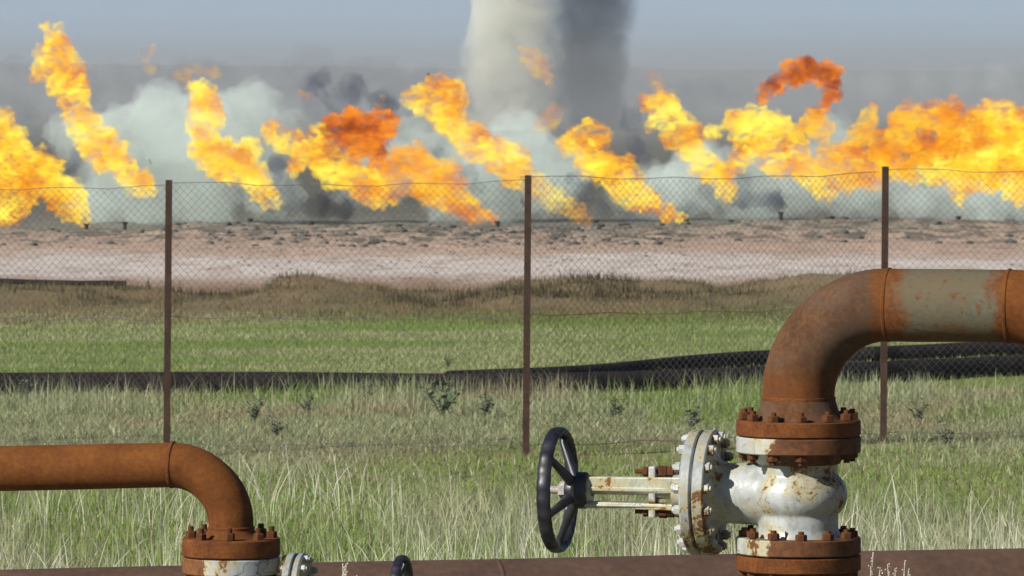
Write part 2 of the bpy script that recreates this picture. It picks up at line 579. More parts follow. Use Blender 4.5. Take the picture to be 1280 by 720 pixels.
def smoke_material(name, color, sigma, scale, lo, hi, surf=0.02, step=0.5, aniso=0.0, core=None, top=None, stretch=1.0, front=None):
    """core: (radius, y offset) fades the smoke towards the edge of a column; top: (z0, z1) thins it with height"""
    t = NT(name)
    c = t.coord()
    mp = t.n('ShaderNodeMapping'); mp.inputs['Scale'].default_value = (1, 1, stretch); t.l(c, mp.inputs['Vector'])
    n1 = t.noise(scale, 4, 0.62, mp.outputs[0], 0.7)
    x, y, z = t.xyz(c)
    if core:
        rr = t.math('DIVIDE', t.math('SQRT', t.math('ADD', t.math('POWER', x, 2.0), t.math('POWER', t.math('SUBTRACT', y, core[1]), 2.0))), core[0])
        n1 = t.math('SUBTRACT', n1, t.math('MULTIPLY', t.math('POWER', rr, 2.2), 0.26))
    D = t.ramp(n1, [(lo, 0.0), (hi, 1.0)])
    if top:
        q = t.math('ADD', z, t.math('MULTIPLY', t.math('SUBTRACT', n1, 0.5), (top[1] - top[0]) * 1.6))
        mr = t.n('ShaderNodeMapRange'); mr.inputs['From Min'].default_value = top[0]; mr.inputs['From Max'].default_value = top[1]
        mr.inputs['To Min'].default_value = 1.0; mr.inputs['To Max'].default_value = 0.0; t.l(q, mr.inputs['Value'])
        D = t.math('MULTIPLY', D, mr.outputs[0])
    if front:
        mr = t.n('ShaderNodeMapRange'); mr.inputs['From Min'].default_value = front[0]; mr.inputs['From Max'].default_value = front[1]
        t.l(y, mr.inputs['Value']); D = t.math('MULTIPLY', D, mr.outputs[0])
    pv = t.n('ShaderNodeVolumePrincipled')
    pv.inputs['Color'].default_value = color + (1,)
    pv.inputs['Anisotropy'].default_value = aniso
    t.l(t.math('MULTIPLY', D, sigma), pv.inputs['Density'])
    t.l(pv.outputs[0], t.out.inputs['Volume'])
    if surf:
        tr = t.n('ShaderNodeBsdfTransparent')
        df = t.n('ShaderNodeBsdfDiffuse'); df.inputs['Color'].default_value = color + (1,)
        mx = t.n('ShaderNodeMixShader'); t.l(t.math('MULTIPLY', D, surf), mx.inputs[0])
        t.l(tr.outputs[0], mx.inputs[1]); t.l(df.outputs[0], mx.inputs[2])
        t.l(mx.outputs[0], t.out.inputs['Surface'])
    t.mat.cycles.volume_step_rate = step
    return t.mat


M['smoke_pale'] = smoke_material('smoke_pale', (0.92, 0.92, 0.80), 0.60, 0.50, 0.20, 0.52, aniso=-0.35, core=(3.0, 0.0), step=0.2, surf=0.004)
M['smoke_dark'] = smoke_material('smoke_dark', (0.34, 0.35, 0.40), 0.55, 0.50, 0.20, 0.54, core=(2.9, 3.5), step=0.2, surf=0.004)
M['steam'] = smoke_material('steam', (0.87, 0.99, 0.94), 0.70, 0.45, 0.24, 0.64, aniso=-0.42)
M['soot'] = smoke_material('soot', (0.13, 0.15, 0.23), 3.4, 1.4, 0.40, 0.72)
M['drift'] = smoke_material('drift', (0.30, 0.32, 0.36), 0.42, 0.55, 0.38, 0.68, surf=0.01)
M['drift_pale'] = smoke_material('drift_pale', (0.72, 0.75, 0.74), 0.30, 0.55, 0.38, 0.68, surf=0.01)
M['dust'] = smoke_material('dust', (0.52, 0.54, 0.55), 0.016, 0.10, 0.32, 0.66, surf=0, step=0.3, top=(2.0, 7.0), stretch=3.5, front=(-240.0, -60.0))

# ------------------------------------------------------------------ ground
ys = np.concatenate([np.arange(14, 45, 0.5), np.arange(45, 130, 0.25), 130 * (8000 / 130) ** (np.linspace(0, 1, 70))])
xs_p = np.concatenate([np.arange(0, 17, 0.25), 17 * (4000 / 17) ** (np.linspace(0, 1, 34))])
xs = np.concatenate([-xs_p[:0:-1], xs_p])
ys = np.concatenate([[-4000, -1500, -400, -100, -30, 0], ys])
X, Y = np.meshgrid(xs, ys)
Z = ground_z(X.ravel(), Y.ravel()).reshape(X.shape)
nx, ny = len(xs), len(ys)
verts = np.stack([X.ravel(), Y.ravel(), Z.ravel()], 1)
ii = np.arange(nx * ny).reshape(ny, nx)
faces = np.stack([ii[:-1, :-1].ravel(), ii[:-1, 1:].ravel(), ii[1:, 1:].ravel(), ii[1:, :-1].ravel()], 1)


def np_mesh(name, verts, loops, starts, colors=None, smooth=False):
    me = bpy.data.meshes.new(name)
    me.vertices.add(len(verts)); me.vertices.foreach_set('co', np.ascontiguousarray(verts, np.float32).ravel())
    me.loops.add(len(loops)); me.loops.foreach_set('vertex_index', np.ascontiguousarray(loops, np.int32))
    me.polygons.add(len(starts)); me.polygons.foreach_set('loop_start', np.ascontiguousarray(starts, np.int32))
    me.update(calc_edges=True)
    if colors is not None:
        a = me.attributes.new('Col', 'FLOAT_COLOR', 'POINT')
        a.data.foreach_set('color', np.ascontiguousarray(colors, np.float32).ravel())
    return me


gme = np_mesh('ground', verts, faces.ravel(), np.arange(len(faces)) * 4)
tag(link_mesh('ground', gme, M['ground']), kind='structure')

# far low hills on the horizon
hv = []; hf = []
hx = np.linspace(-1500, 1500, 200)
for j, (yy, k) in enumerate(((2300, 0), (2550, 0.75), (2800, 1.0), (3300, 0.8), (3900, 0))):
    for x in hx:
        px = x * F / 2800 + 640
        top = float(np.interp(px, [-3000, -300, 0, 200, 420, 600, 800, 1000, 1300, 1700, 4000], [9, 9.0, 9.0, 8.5, 8.0, 7, 6.5, 6.0, 6.0, 7, 8]))
        top += 2.0 * (float(fbm(np.array([x / 60]), np.array([yy / 200.]), 31)[0]) - 0.5)
        hv.append((x, yy, top * k - 2 * (k == 0)))
n_ = len(hx)
for j in range(4):
    for i in range(n_ - 1):
        hf.append((j * n_ + i, j * n_ + i + 1, (j + 1) * n_ + i + 1, (j + 1) * n_ + i))
hm = plain('hill_ground', (0.10, 0.10, 0.08), (0.17, 0.16, 0.12), 0.02, 0.95)
tag(mesh_obj('hills', hv, hf, hm), kind='structure')

# ------------------------------------------------------------------ bolts, valves and pipes
def hexa(mb, r, z0, z1, m=Matrix()):
    a = [Vector((r * math.cos(R(60 * k)), r * math.sin(R(60 * k)), z)) for z in (z0, z1) for k in range(6)]
    top = [Vector((r * .8 * math.cos(R(60 * k)), r * .8 * math.sin(R(60 * k)), z1 + (z1 - z0) * .12)) for k in range(6)]
    vs = [m @ v for v in a + top]
    fs = [(k, (k + 1) % 6, 6 + (k + 1) % 6, 6 + k) for k in range(6)]
    fs += [(6 + k, 6 + (k + 1) % 6, 12 + (k + 1) % 6, 12 + k) for k in range(6)]
    fs += [tuple(range(12, 18)), tuple(range(5, -1, -1))]
    mb.add(vs, fs)


def bolt_mesh(name, half, nut_r, nut_h, stud_r, over):
    """stud along z through a joint of thickness 2*half with a nut on both sides"""
    mb = MB()
    L = half + nut_h + over
    mb.lathe([(0, -L), (stud_r, -L), (stud_r, L), (0, L)], 10)
    hexa(mb, nut_r, half, half + nut_h)
    hexa(mb, nut_r, half, half + nut_h, Matrix.Rotation(math.pi, 4, 'X'))
    me = bpy.data.meshes.new(name)
    me.from_pydata([tuple(v) for v in mb.v], [], mb.f)
    return me


def ring_of_bolts(n, rad, zc, half, parent, mat, m=Matrix(), start=0.0, nut_r=0.026, nut_h=0.026, stud_r=0.014, over=0.016, var=0.0):
    base = None
    for k in range(n):
        a = start + 2 * math.pi * k / n
        if base is None:
            base = bolt_mesh('bolt', half, nut_r, nut_h, stud_r, over)
            base.materials.append(mat)
        o = bpy.data.objects.new('bolt', base)
        col.objects.link(o)
        o.parent = parent
        off = random.uniform(-var, var)
        o.matrix_local = m @ Matrix.Translation((rad * math.cos(a), rad * math.sin(a), zc + off)) @ Matrix.Rotation(random.uniform(0, 1), 4, 'Z')


def disc_profile(r, z0, z1, bev=0.006, hole=0.0):
    return [(hole, z0), (r - bev, z0), (r, z0 + bev), (r, z1 - bev), (r - bev, z1), (hole, z1)]


def make_valve(name, loc, rz, label, S=1.0, neck=0.262, flip=1, nb=12, nbb=16, FR=0.294, chrome='chrome_nut', top_mat='paint_rusty', wheel_r=0.30):
    """gate valve; bonnet and wheel along local -x (flip=1) or +x (flip=-1). neck: centre to top joint face"""
    t = empty(name, loc, rz)
    tag(t, label, 'valve', 'valves of the pipe manifold')
    fx = -1.0 * flip
    # body: vertical barrel, horizontal bonnet barrel with a domed end
    mb = MB()
    rb = 0.193 * S
    mb.lathe([(0, -neck + .02), (rb * 1.12, -neck + .02), (rb * 1.08, -neck + .06), (rb * .98, -neck + .11), (rb * .94, 0), (rb * .97, neck - .11), (rb * 1.02, neck - .02), (0, neck - .02)], 64)
    mx = Matrix.Rotation(R(90) * fx, 4, 'Y')       # local z of lathe -> bonnet direction
    prof = [(0, -.10 * S), (.150 * S, -.10 * S), (.155 * S, .05 * S), (.150 * S, .15 * S), (.145 * S, .25 * S), (.142 * S, .33 * S), (.150 * S, .37 * S),
            (.175 * S, .392 * S), (.20 * S, .40 * S), (.20 * S, .42 * S), (0, .42 * S)]
    mb.lathe(prof, 64, mx)
    # flattened ball in the middle of the body
    bm_ = Matrix.Diagonal((.232 * S, .228 * S, .158 * S, 1))
    mb.lathe([(math.sin(math.pi * j / 24) if 0 < j < 24 else 0, -math.cos(math.pi * j / 24)) for j in range(25)], 56, bm_)
    me = remeshed(mb, 0.008 * S, 4, 0.5)
    body = link_mesh('body', me, M['paint'], t)
    # casting seams
    for zz0, zz1 in ((-neck + .03, -.16 * S), (.17 * S, neck - .03)):
        zc = [zz0 + (zz1 - zz0) * k / 5 for k in range(6)]
        sm = MB().tube([(-.02 * S, -rb * (1.02 if z > 0 else 1.03 + .05 * (abs(z) > neck * .75)), z) for z in zc], .004, 6)
        sm.build('casting_seam', M['rust_bolt'], body)
    # end flanges
    th = .076
    f1 = MB().lathe(disc_profile(FR, neck - th, neck, .005), 72)
    f1.lathe([(rb, neck - .13), (rb * 1.15, neck - th - .015), (rb * 1.28, neck - th + .002), (rb, neck - th + .002)], 64)
    top = f1.build('top_flange', M[top_mat], t)
    f2 = MB().lathe(disc_profile(FR, -neck, -neck + th, .005), 72)
    bot = f2.build('bottom_flange', M['paint_rusty'], t)
    ring_of_bolts(nb, FR * .865, -neck - .004, th + .006, bot, M['rust_bolt'], Matrix(), -math.pi / 2 - rz, var=.003, nut_r=.028)
    # bonnet flange pair
    a0, a1, a2 = .398 * S, .456 * S, .515 * S
    BR = .297 * S
    b1 = MB().lathe(disc_profile(BR, a0, a1 - .003, .006), 80, mx).build('bonnet_flange', M['paint_flange'], t)
    b2 = MB().lathe(disc_profile(BR, a1 + .003, a2, .010), 80, mx)
    b2.lathe([(BR * .45, a2 - .004), (BR * .42, a2 + .02 * S), (BR * .30, a2 + .05 * S), (BR * .28, a2 + .085 * S), (0, a2 + .085 * S)], 48, mx)
    b2 = b2.build('bonnet_cover', M['paint_flange'], t)
    MB().lathe([(BR * .9, a1 - .0028), (BR * .985, a1 - .0028), (BR * .985, a1 + .0028), (BR * .9, a1 + .0028)], 64, mx).build('gasket', M['wheel'], b1)
    ring_of_bolts(nbb, BR * .89, (a0 + a2) / 2, (a2 - a0) / 2, b1, M[chrome], mx, R(8), nut_r=.025 * S, nut_h=.024 * S, stud_r=.015 * S, over=.012 * S, var=.004)
    # yoke: two arms from the cover to the hub
    hub = 1.09 * S
    for s in (1, -1):
        y = MB()
        x0, x1 = a2 - .002, hub - .02 * S
        secs = []
        for k in range(7):
            q = k / 6
            x = x0 + (x1 - x0) * q
            zc = ((.030 if s > 0 else -.066) + .006 * (1 - q) ** 2 * s) * S
            hz = (.038 if s > 0 else .015) * S
            wy = (.042 + .02 * (1 - q) ** 3) * S
            secs.append([(fx * x, sy * wy, zc + sz * hz) for sy, sz in ((-1, -1), (1, -1), (1, 1), (-1, 1))])
        vs_ = [v for sct in secs for v in sct]
        fs_ = []
        for k in range(6):
            for j in range(4):
                fs_.append((k * 4 + j, k * 4 + (j + 1) % 4, (k + 1) * 4 + (j + 1) % 4, (k + 1) * 4 + j))
        fs_ += [(3, 2, 1, 0), (24, 25, 26, 27)]
        y.add(vs_, fs_)
        # raised rib along the arm
        y.box((fx * (x0 + x1) / 2, -.046 * S, (.012 if s > 0 else -.066) * S), ((x1 - x0) * .96, .014 * S, (.022 if s > 0 else .012) * S))
        o = y.build('yoke_arm', M['yoke'], t, smooth=False)
        bv = o.modifiers.new('b', 'BEVEL'); bv.width = .006 * S; bv.segments = 2; bv.limit_method = 'ANGLE'
    # gland: cross flange with two eye bolts and rusty nuts
    gl = MB().box((fx * .70 * S, 0, 0), (.034 * S, .09 * S, .245 * S))
    gl.lathe([(.034 * S, .60 * S), (.034 * S, .72 * S), (.02 * S, .73 * S)], 24, mx)
    glo = gl.build('gland', M['chrome_nut'], t, smooth=False)
    bv = glo.modifiers.new('b', 'BEVEL'); bv.width = .008 * S; bv.segments = 2
    for s in (1, -1):
        gb = MB()
        gm = Matrix.Translation((0, 0, .095 * S * s)) @ mx
        gb.lathe([(0, .56 * S), (.011 * S, .56 * S), (.011 * S, .79 * S), (0, .79 * S)], 10, gm)
        hexa(gb, .030 * S, .635 * S, .672 * S, gm)
        hexa(gb, .026 * S, .60 * S, .632 * S, gm)
        gb.lathe([(0, .55 * S), (.022 * S, .555 * S), (.027 * S, .575 * S), (.022 * S, .595 * S), (0, .60 * S)], 12, gm)
        hexa(gb, .024 * S, .728 * S, .750 * S, gm)
        gb.build('gland_bolt', M['rust_bolt'], glo, smooth=False)
    # stem and hub
    st = MB().lathe([(0, .58 * S), (.018 * S, .58 * S), (.018 * S, 1.235 * S), (.014 * S, 1.24 * S), (0, 1.24 * S)], 20, mx)
    st.build('stem', M['steel'], t)
    yh = MB().lathe([(0, 1.02 * S), (.078 * S, 1.02 * S), (.088 * S, 1.03 * S), (.088 * S, 1.07 * S), (.07 * S, 1.09 * S), (.052 * S, 1.095 * S), (0, 1.095 * S)], 32, mx)
    yh.build('yoke_nut_housing', M['wheel'], t)
    # hand wheel, dished away from the valve
    w = MB()
    wx, WR = 1.169 * S, wheel_r
    hw = .034 * S
    nseg = 96
    rr = [(WR - .036 * S, -hw * .45), (WR - .032 * S, -hw * .8), (WR - .014 * S, -hw), (WR - .004 * S, -hw * .75), (WR, -hw * .3), (WR, hw * .3), (WR - .004 * S, hw * .75), (WR - .014 * S, hw), (WR - .032 * S, hw * .8), (WR - .036 * S, hw * .45)]
    vs_ = []; fs_ = []
    for k in range(nseg):
        a = 2 * math.pi * k / nseg
        notch = .006 * S if k % 4 == 0 else 0.0
        for r, h in rr:
            q = r - notch if r > WR - .02 * S else r
            vs_.append(mx @ Vector((q * math.cos(a), q * math.sin(a), wx + h)))
    m_ = len(rr)
    for k in range(nseg):
        for j in range(m_):
            k2 = (k + 1) % nseg; j2 = (j + 1) % m_
            fs_.append((k * m_ + j, k2 * m_ + j, k2 * m_ + j2, k * m_ + j2))
    w.add(vs_, fs_)
    wh = w.build('hand_wheel', M['wheel'], t, sharp=50)
    for k in range(5):
        a = R(208 + 72 * k)
        # wheel plane: local y, z
        d = Vector((0, math.cos(a), math.sin(a)))
        p = [Vector((fx * (1.085 + .084 * min(1, q * 1.25)) * S, 0, 0)) + d * (.05 * S + (WR - .065 * S) * q) for q in (0, .2, .4, .6, .8, 1.0)]
        sp = MB().tube(p, [.027 * S, .025 * S, .021 * S, .018 * S, .017 * S, .021 * S], 12)
        sp.build('spoke', M['wheel'], wh)
    hb = MB().lathe([(.02 * S, 1.055 * S), (.062 * S, 1.055 * S), (.066 * S, 1.10 * S), (.052 * S, 1.128 * S), (.02 * S, 1.13 * S)], 28, mx)
    hb.build('hub', M['wheel'], wh)
    nt = MB()
    hexa(nt, .040 * S, 1.128 * S, 1.158 * S, mx)
    nt.build('hub_nut', M['steel'], wh, smooth=False)
    cap = MB().lathe([(.03 * S, 1.00 * S), (.058 * S, 1.0 * S), (.066 * S, 1.012 * S), (.066 * S, 1.021 * S), (.03 * S, 1.021 * S)], 8, mx)
    cap.build('bearing_cap', M['chrome_nut'], t, smooth=False)
    return t, mx


D1 = 26.83           # distance of the manifold
S1 = F / D1          # 265 px per metre there
RZ = R(-14.5)

# --- large valve
c1 = at(998, 618, D1)
NECK1 = (618 - 545) / S1
valve1, mx1 = make_valve('gate_valve', c1, RZ, 'large white rust streaked gate valve with upright black hand wheel', 1.0, NECK1)


def weld_ring(mb, p, axis, r, w=.012, h=.005):
    q = Vector((0, 0, 1)).rotation_difference(Vector(axis))
    m = Matrix.Translation(p) @ q.to_matrix().to_4x4()
    mb.lathe([(r - .002, -w), (r + h * .8, -w * .5), (r + h, 0), (r + h * .8, w * .5), (r - .002, w)], 56, m)


def arc(c, r, a0, a1, n=20):
    return [Vector((c[0] + r * math.cos(a0 + (a1 - a0) * k / n), 0, c[1] + r * math.sin(a0 + (a1 - a0) * k / n))) for k in range(n + 1)]


def wobble(me, amp, sc, seed=0):
    """small dents of an old pipe"""
    for v in me.vertices:
        d = mnoise.noise_vector(v.co * sc + Vector((seed, seed, seed)))
        v.co += d * amp


# --- large gooseneck pipe on the valve (local frame: x along the pipe, z up, origin on the joint)
goose = empty('rusty_gooseneck_pipe', Vector((c1.x, c1.y, c1.z + NECK1 + .005)), RZ)
tag(goose, 'thick rusty pipe bending over above the large white valve with a grey painted stretch', 'pipe', 'pipes of the manifold')
PR = .171
fl = MB().lathe(disc_profile(.294, 0.0, .072, .005), 72).build('flange', M['rust_flange'], goose)
ring_of_bolts(12, .294 * .865, -.002, .076, fl, M['rust_bolt'], Matrix(), -math.pi / 2 - RZ, nut_r=.029, nut_h=.028, over=.020, var=.004)
hubm = MB().lathe([(.225, .070), (.215, .078), (.190, .115), (PR + .004, .165), (PR, .172)], 64)
hubm.build('flange_hub', M['rust_elbow'], goose)
zs = .172; RB = .434
e1 = MB().tube([(0, 0, zs - .001), (0, 0, zs + .012)] + arc((RB, zs + .012), RB, math.pi, math.pi / 2, 28)[1:], PR, 64, caps=False)
o = e1.build('elbow', M['banded_elbow'], goose); wobble(o.data, .004, 4)
ztop = zs + .012 + RB
wm = MB(); weld_ring(wm, (0, 0, zs), (0, 0, 1), PR); wm.build('weld_seam', M['rust_flange'], goose)
wm = MB(); weld_ring(wm, (RB, 0, ztop), (1, 0, 0), PR); wm.build('weld_seam', M['rust_orange'], goose)
x2 = 1.006
ps = MB().tube([(k * (x2 - RB) / 10, 0, 0) for k in range(11)], PR, 64, caps=False).build('painted_pipe_section', M['painted_section'], goose)
ps.location = (RB, 0, ztop); wobble(ps.data, .003, 4, 5)
wm = MB(); weld_ring(wm, (x2, 0, ztop), (1, 0, 0), PR); wm.build('weld_seam', M['rust_orange'], goose)
e2 = MB().tube(arc((x2, ztop - RB), RB, math.pi / 2, 0, 24), PR, 64, caps=False).build('elbow', M['rust_orange'], goose)
zb = -(goose.location.z) - .1
MB().tube([(x2 + RB, 0, ztop - RB), (x2 + RB, 0, zb)], PR, 48, caps=False).build('down_pipe', M['rust_orange'], goose)
# riser under the valve
ris = empty('rusty_riser_pipe', Vector((c1.x, c1.y, 0)), RZ)
tag(ris, 'rusty upright pipe carrying the large white valve', 'pipe', 'pipes of the manifold')
zj = c1.z - NECK1 - .008
MB().lathe(disc_profile(.294, zj - .072, zj, .005), 72).build('flange', M['rust_flange'], ris)
MB().lathe([(.22, zj - .07), (.19, zj - .12), (PR, zj - .17), (PR, -.2)], 64).build('pipe', M['rust_elbow'], ris)

# --- small valve and pipe on the left
S2 = .70
NECK2 = .185
c2 = at(289, 696, D1); c2.z -= NECK2
valve2, mx2 = make_valve('gate_valve', c2, R(-10), 'smaller valve below the left pipe, only flange tops and wheel rim in view', S2, NECK2, flip=-1, nb=8, nbb=12, FR=.231, top_mat='paint_small', wheel_r=.205)
g2 = empty('rusty_elbow_pipe', Vector((c2.x, c2.y, c2.z + NECK2 + .005)), R(-10))
tag(g2, 'slim orange rusty pipe running in from the left and bending down into a bolted flange', 'pipe', 'pipes of the manifold')
P2 = .106
f2 = MB().lathe(disc_profile(.231, 0, .085, .006), 64).build('flange', M['rust_flange'], g2)
ring_of_bolts(8, .190, 0.004, .086, f2, M['rust_bolt'], Matrix(), -math.pi / 2 + R(10), nut_r=.027, nut_h=.030, over=.026, var=.008)
MB().lathe([(.150, .083), (.135, .092), (.120, .105), (P2 + .004, .124), (P2, .130)], 48).build('flange_hub', M['rust_orange'], g2)
z2 = .130; RB2 = .284
o = MB().tube([(0, 0, z2 - .001), (0, 0, z2 + .012)] + arc((-RB2, z2 + .012), RB2, 0, math.pi / 2, 24)[1:], P2, 48, caps=False).build('elbow', M['rust_orange'], g2)
wobble(o.data, .003, 5)
zt2 = z2 + .012 + RB2
wm = MB(); weld_ring(wm, (0, 0, z2), (0, 0, 1), P2, .012, .006); wm.build('weld_seam', M['rust_flange'], g2)
wm = MB(); weld_ring(wm, (-RB2, 0, zt2), (1, 0, -.02), P2, .012, .006); wm.build('weld_seam', M['rust_flange'], g2)
sl = .034
L2 = 2.2
o = MB().tube([(-RB2 - L2 * k / 14, 0, zt2 - sl * L2 * k / 14) for k in range(15)], P2, 48, caps=False).build('straight_pipe', M['rust_orange'], g2)
wobble(o.data, .003, 5, 3)
o = MB().tube([p for p in arc((-RB2 - L2, zt2 - sl * L2 - RB2), RB2, math.pi / 2, math.pi, 16)] + [Vector((-RB2 * 2 - L2, 0, -g2.location.z - .1))], P2, 40, caps=False).build('down_elbow', M['rust_orange'], g2)
r2 = empty('rusty_riser_pipe', Vector((c2.x, c2.y, 0)), R(-10))
tag(r2, 'rusty upright pipe under the smaller valve, below the picture edge', 'pipe', 'pipes of the manifold')
zj = c2.z - NECK2 - .008
MB().lathe(disc_profile(.231, zj - .075, zj, .005), 48).build('flange', M['rust_flange'], r2)
MB().lathe([(.14, zj - .07), (P2, zj - .14), (P2, -.2)], 40).build('pipe', M['rust_orange'], r2)

# --- long pipe lying behind the valves
lp = empty('long_ground_pipe', Vector((0, 30.2, 0)))
tag(lp, 'long matt brown pipe lying across the bottom of the picture behind the valves', 'pipe', 'pipes of the manifold')
LR = .305
pts = []
for k in range(41):
    px = -1400 + 4080 * k / 40
    d = 29.5 + (px / 1280) * 1.35
    top = 712 - 28 * px / 1280
    p = at(px, 712 - 28 * max(-.6, min(1.6, px / 1280)), d)
    pts.append(Vector((gx(px, d), d - 30.2, .61 - LR)))
o = MB().tube(pts, LR, 56).build('pipe', M['rust_pipe'], lp); wobble(o.data, .004, 1.2)
for px in (-420, 620, 1690):
    d = 29.5 + (px / 1280) * 1.35
    wm = MB(); weld_ring(wm, (gx(px, d), d - 30.2, .61 - LR), (1, .22, 0), LR, .014, .004); wm.build('weld_seam', M['rust_pipe'], lp)

# ------------------------------------------------------------------ black pipelines in the field
def ground_pipe(name, knots, r, mat, label):
    """knots: (photo x, photo row of its foot on the ground)"""
    kx = [k[0] for k in knots]; ky = [k[1] for k in knots]
    P = []
    for px in np.linspace(kx[0], kx[-1], 60):
        py = float(np.interp(px, kx, ky))
        d = H * F / (py - HY)
        x = gx(px, d)
        P.append([x, d, gz(x, d) + r * .8])
    P = np.array(P)
    for _ in range(4):
        P[1:-1] = (P[:-2] + 2 * P[1:-1] + P[2:]) / 4
    o = MB().tube([tuple(p) for p in P], r, 24).build(name, mat)
    return tag(o, label, 'pipe', 'black pipelines in the field')


ground_pipe('field_pipeline', [(-700, 496), (0, 494), (640, 492), (760, 488), (900, 485), (1046, 478), (1300, 466), (1900, 454)], .118, M['black_pipe'],
            'black pipeline lying straight across the field at the grass edge')
ground_pipe('field_pipeline', [(560, 483), (700, 479), (790, 470), (880, 461), (967, 455), (1046, 455), (1280, 448), (1900, 438)], .100, M['black_pipe'],
            'second black pipeline curving away up the field behind the rusty bend')
kx = []
o = MB().tube([(gx(px, 86.2), 86.2, gz(gx(px, 86.2), 86.2) + .04) for px in np.linspace(-700, 158, 30)], .045, 12).build('thin_pipeline', M['black_pipe'])
tag(o, 'thin dark pipe on the bare ground at the far left above the bank', 'pipe', 'black pipelines in the field')

# ------------------------------------------------------------------ chain-link fence
fence = empty('chain_link_fence', (0, 47.5, 0))
tag(fence, 'rusty chain link fence on thin steel posts crossing the field', 'fence')
posts = [(-235, 562, 228), (210, 570, 225), (659, 574, 219), (1106, 556, 208), (1555, 556, 204)]
FP = []
for k, (px, pb, pt) in enumerate(posts):
    d = H * F / (pb - HY)
    x = gx(px - 2, d)
    z0 = gz(x, d)
    ztop_ = H - (pt - HY) / F * d
    lean = (ztop_) * .009
    FP.append((Vector((x, d, z0)), Vector((x + lean, d, ztop_))))
    # steel angle section
    w, th = .056, .010
    sec = [(-w / 2, 0), (w / 2, 0), (w / 2, th), (-w / 2 + th, th), (-w / 2 + th, w), (-w / 2, w)]
    vs_ = [Vector((x + a, d - 47.5 + b, z0 - .3)) for a, b in sec] + [Vector((x + lean + a, d - 47.5 + b, ztop_)) for a, b in sec]
    fs_ = [(j, (j + 1) % 6, 6 + (j + 1) % 6, 6 + j) for j in range(6)] + [(5, 4, 3, 2, 1, 0), (6, 7, 8, 9, 10, 11)]
    mesh_obj('post', vs_, fs_, M['post'], fence, smooth=False)
PITCH = .066
for a, b in zip(FP, FP[1:]):
    (a0, a1), (b0, b1) = a, b
    span = (b0 - a0); L = Vector((span.x, span.y, 0)).length
    ux = Vector((span.x, span.y, 0)) / L
    nrm = Vector((-ux.y, ux.x, 0))
    hgt = ((a1.z - a0.z) + (b1.z - b0.z)) / 2 - .06
    ncol = int(L / (PITCH / 2)) // 2 * 2
    nrow = int(hgt / (PITCH / 2))
    V = []; FS = []
    K = 3
    for c in range(ncol):
        # each wire zigzags and hooks into its neighbours
        base = len(V)
        for r in range(nrow + 1):
            zz = hgt * (1 - r / nrow)
            right = (r + c) % 2
            s = (c + (1.02 if right else -.02)) * PITCH / 2
            q = min(1, s / L)
            bot = a0.z * (1 - q) + b0.z * q
            sag = -.035 * math.sin(math.pi * q) * (zz / hgt) + .012 * math.sin(q * 23 + zz * 2)
            bow = .03 * math.sin(math.pi * q) * math.sin(zz * 2.2) + (.004 if right else -.004)
            p = a0 + ux * s + nrm * (bow + .085); p.z = bot + .03 + zz + sag
            t1 = ux; t2 = Vector((0, 0, 1))
            for k in range(K):
                an = 2 * math.pi * k / K
                V.append(p + (t1 * math.cos(an) + nrm * math.sin(an)) * .0018 - Vector((0, 47.5, 0)))
        for r in range(nrow):
            for k in range(K):
                k2 = (k + 1) % K
                FS.append((base + r * K + k, base + r * K + k2, base + (r + 1) * K + k2, base + (r + 1) * K + k))
    o = mesh_obj('wire_mesh', V, FS, M['wire'], fence, smooth=True)
    o['kind'] = 'stuff'
    for hh in (hgt, hgt * .5, .06):
        tp = []
        for k in range(13):
            q = k / 12
            p = a0 + ux * (L * q) + nrm * (.080 + .03 * math.sin(math.pi * q) * math.sin(hh * 2.2)); p.z = a0.z * (1 - q) + b0.z * q + .03 + hh - .035 * math.sin(math.pi * q) * hh / hgt + .012 * math.sin(q * 23 + hh * 2)
            tp.append(p - Vector((0, 47.5, 0)))
        MB().tube(tp, .0028, 5).build('line_wire', M['wire'], fence)

# ------------------------------------------------------------------ flare burners, flames and smoke
DF = 119.6
burners = [(108, 'flare burner stub at the foot of the flame nearest the left picture edge'),
           (156, 'scorched flare burner stub on the rim under the tall flame'),
           (313, 'pale lit burner stub under the flame between the tall one and the dark orange fire'),
           (389, 'dark burner stub standing clear on the rim among scattered stones'),
           (622, 'burner stub at the tip of the orange flame beside the middle post'),
           (745, 'dark burner stub between the middle post and the pale flame end'),
           (858, 'dark burner stub at the foot of the flame right of the middle post'),
           (914, 'burner stub below the flame behind the dark smoke patch'),
           (976, 'small burner stub on the rim below the yellow flame'),
           (1040, 'burner stub at the thin foot of the yellow flame'),
           (1198, 'dark burner stub right of the third fence post below the wide fire')]
for px, lab in burners:
    d = DF - .6 + random.uniform(-.3, .3)
    x = gx(px, d)
    b = empty('flare_burner', (x, d, gz(x, d)))
    tag(b, lab, 'burner', 'burners along the pit rim')
    h = random.uniform(.16, .22)
    MB().lathe([(.04, -.2), (.04, h * .7), (.05, h * .72), (.05, h * .80), (.04, h * .82)], 14).build('pipe', M['burner'], b)
    MB().lathe([(.04, h * .78), (.062, h * .86), (.066, h), (.055, h), (.04, h * .86)], 14).build('burner_head', M['burner'], b)


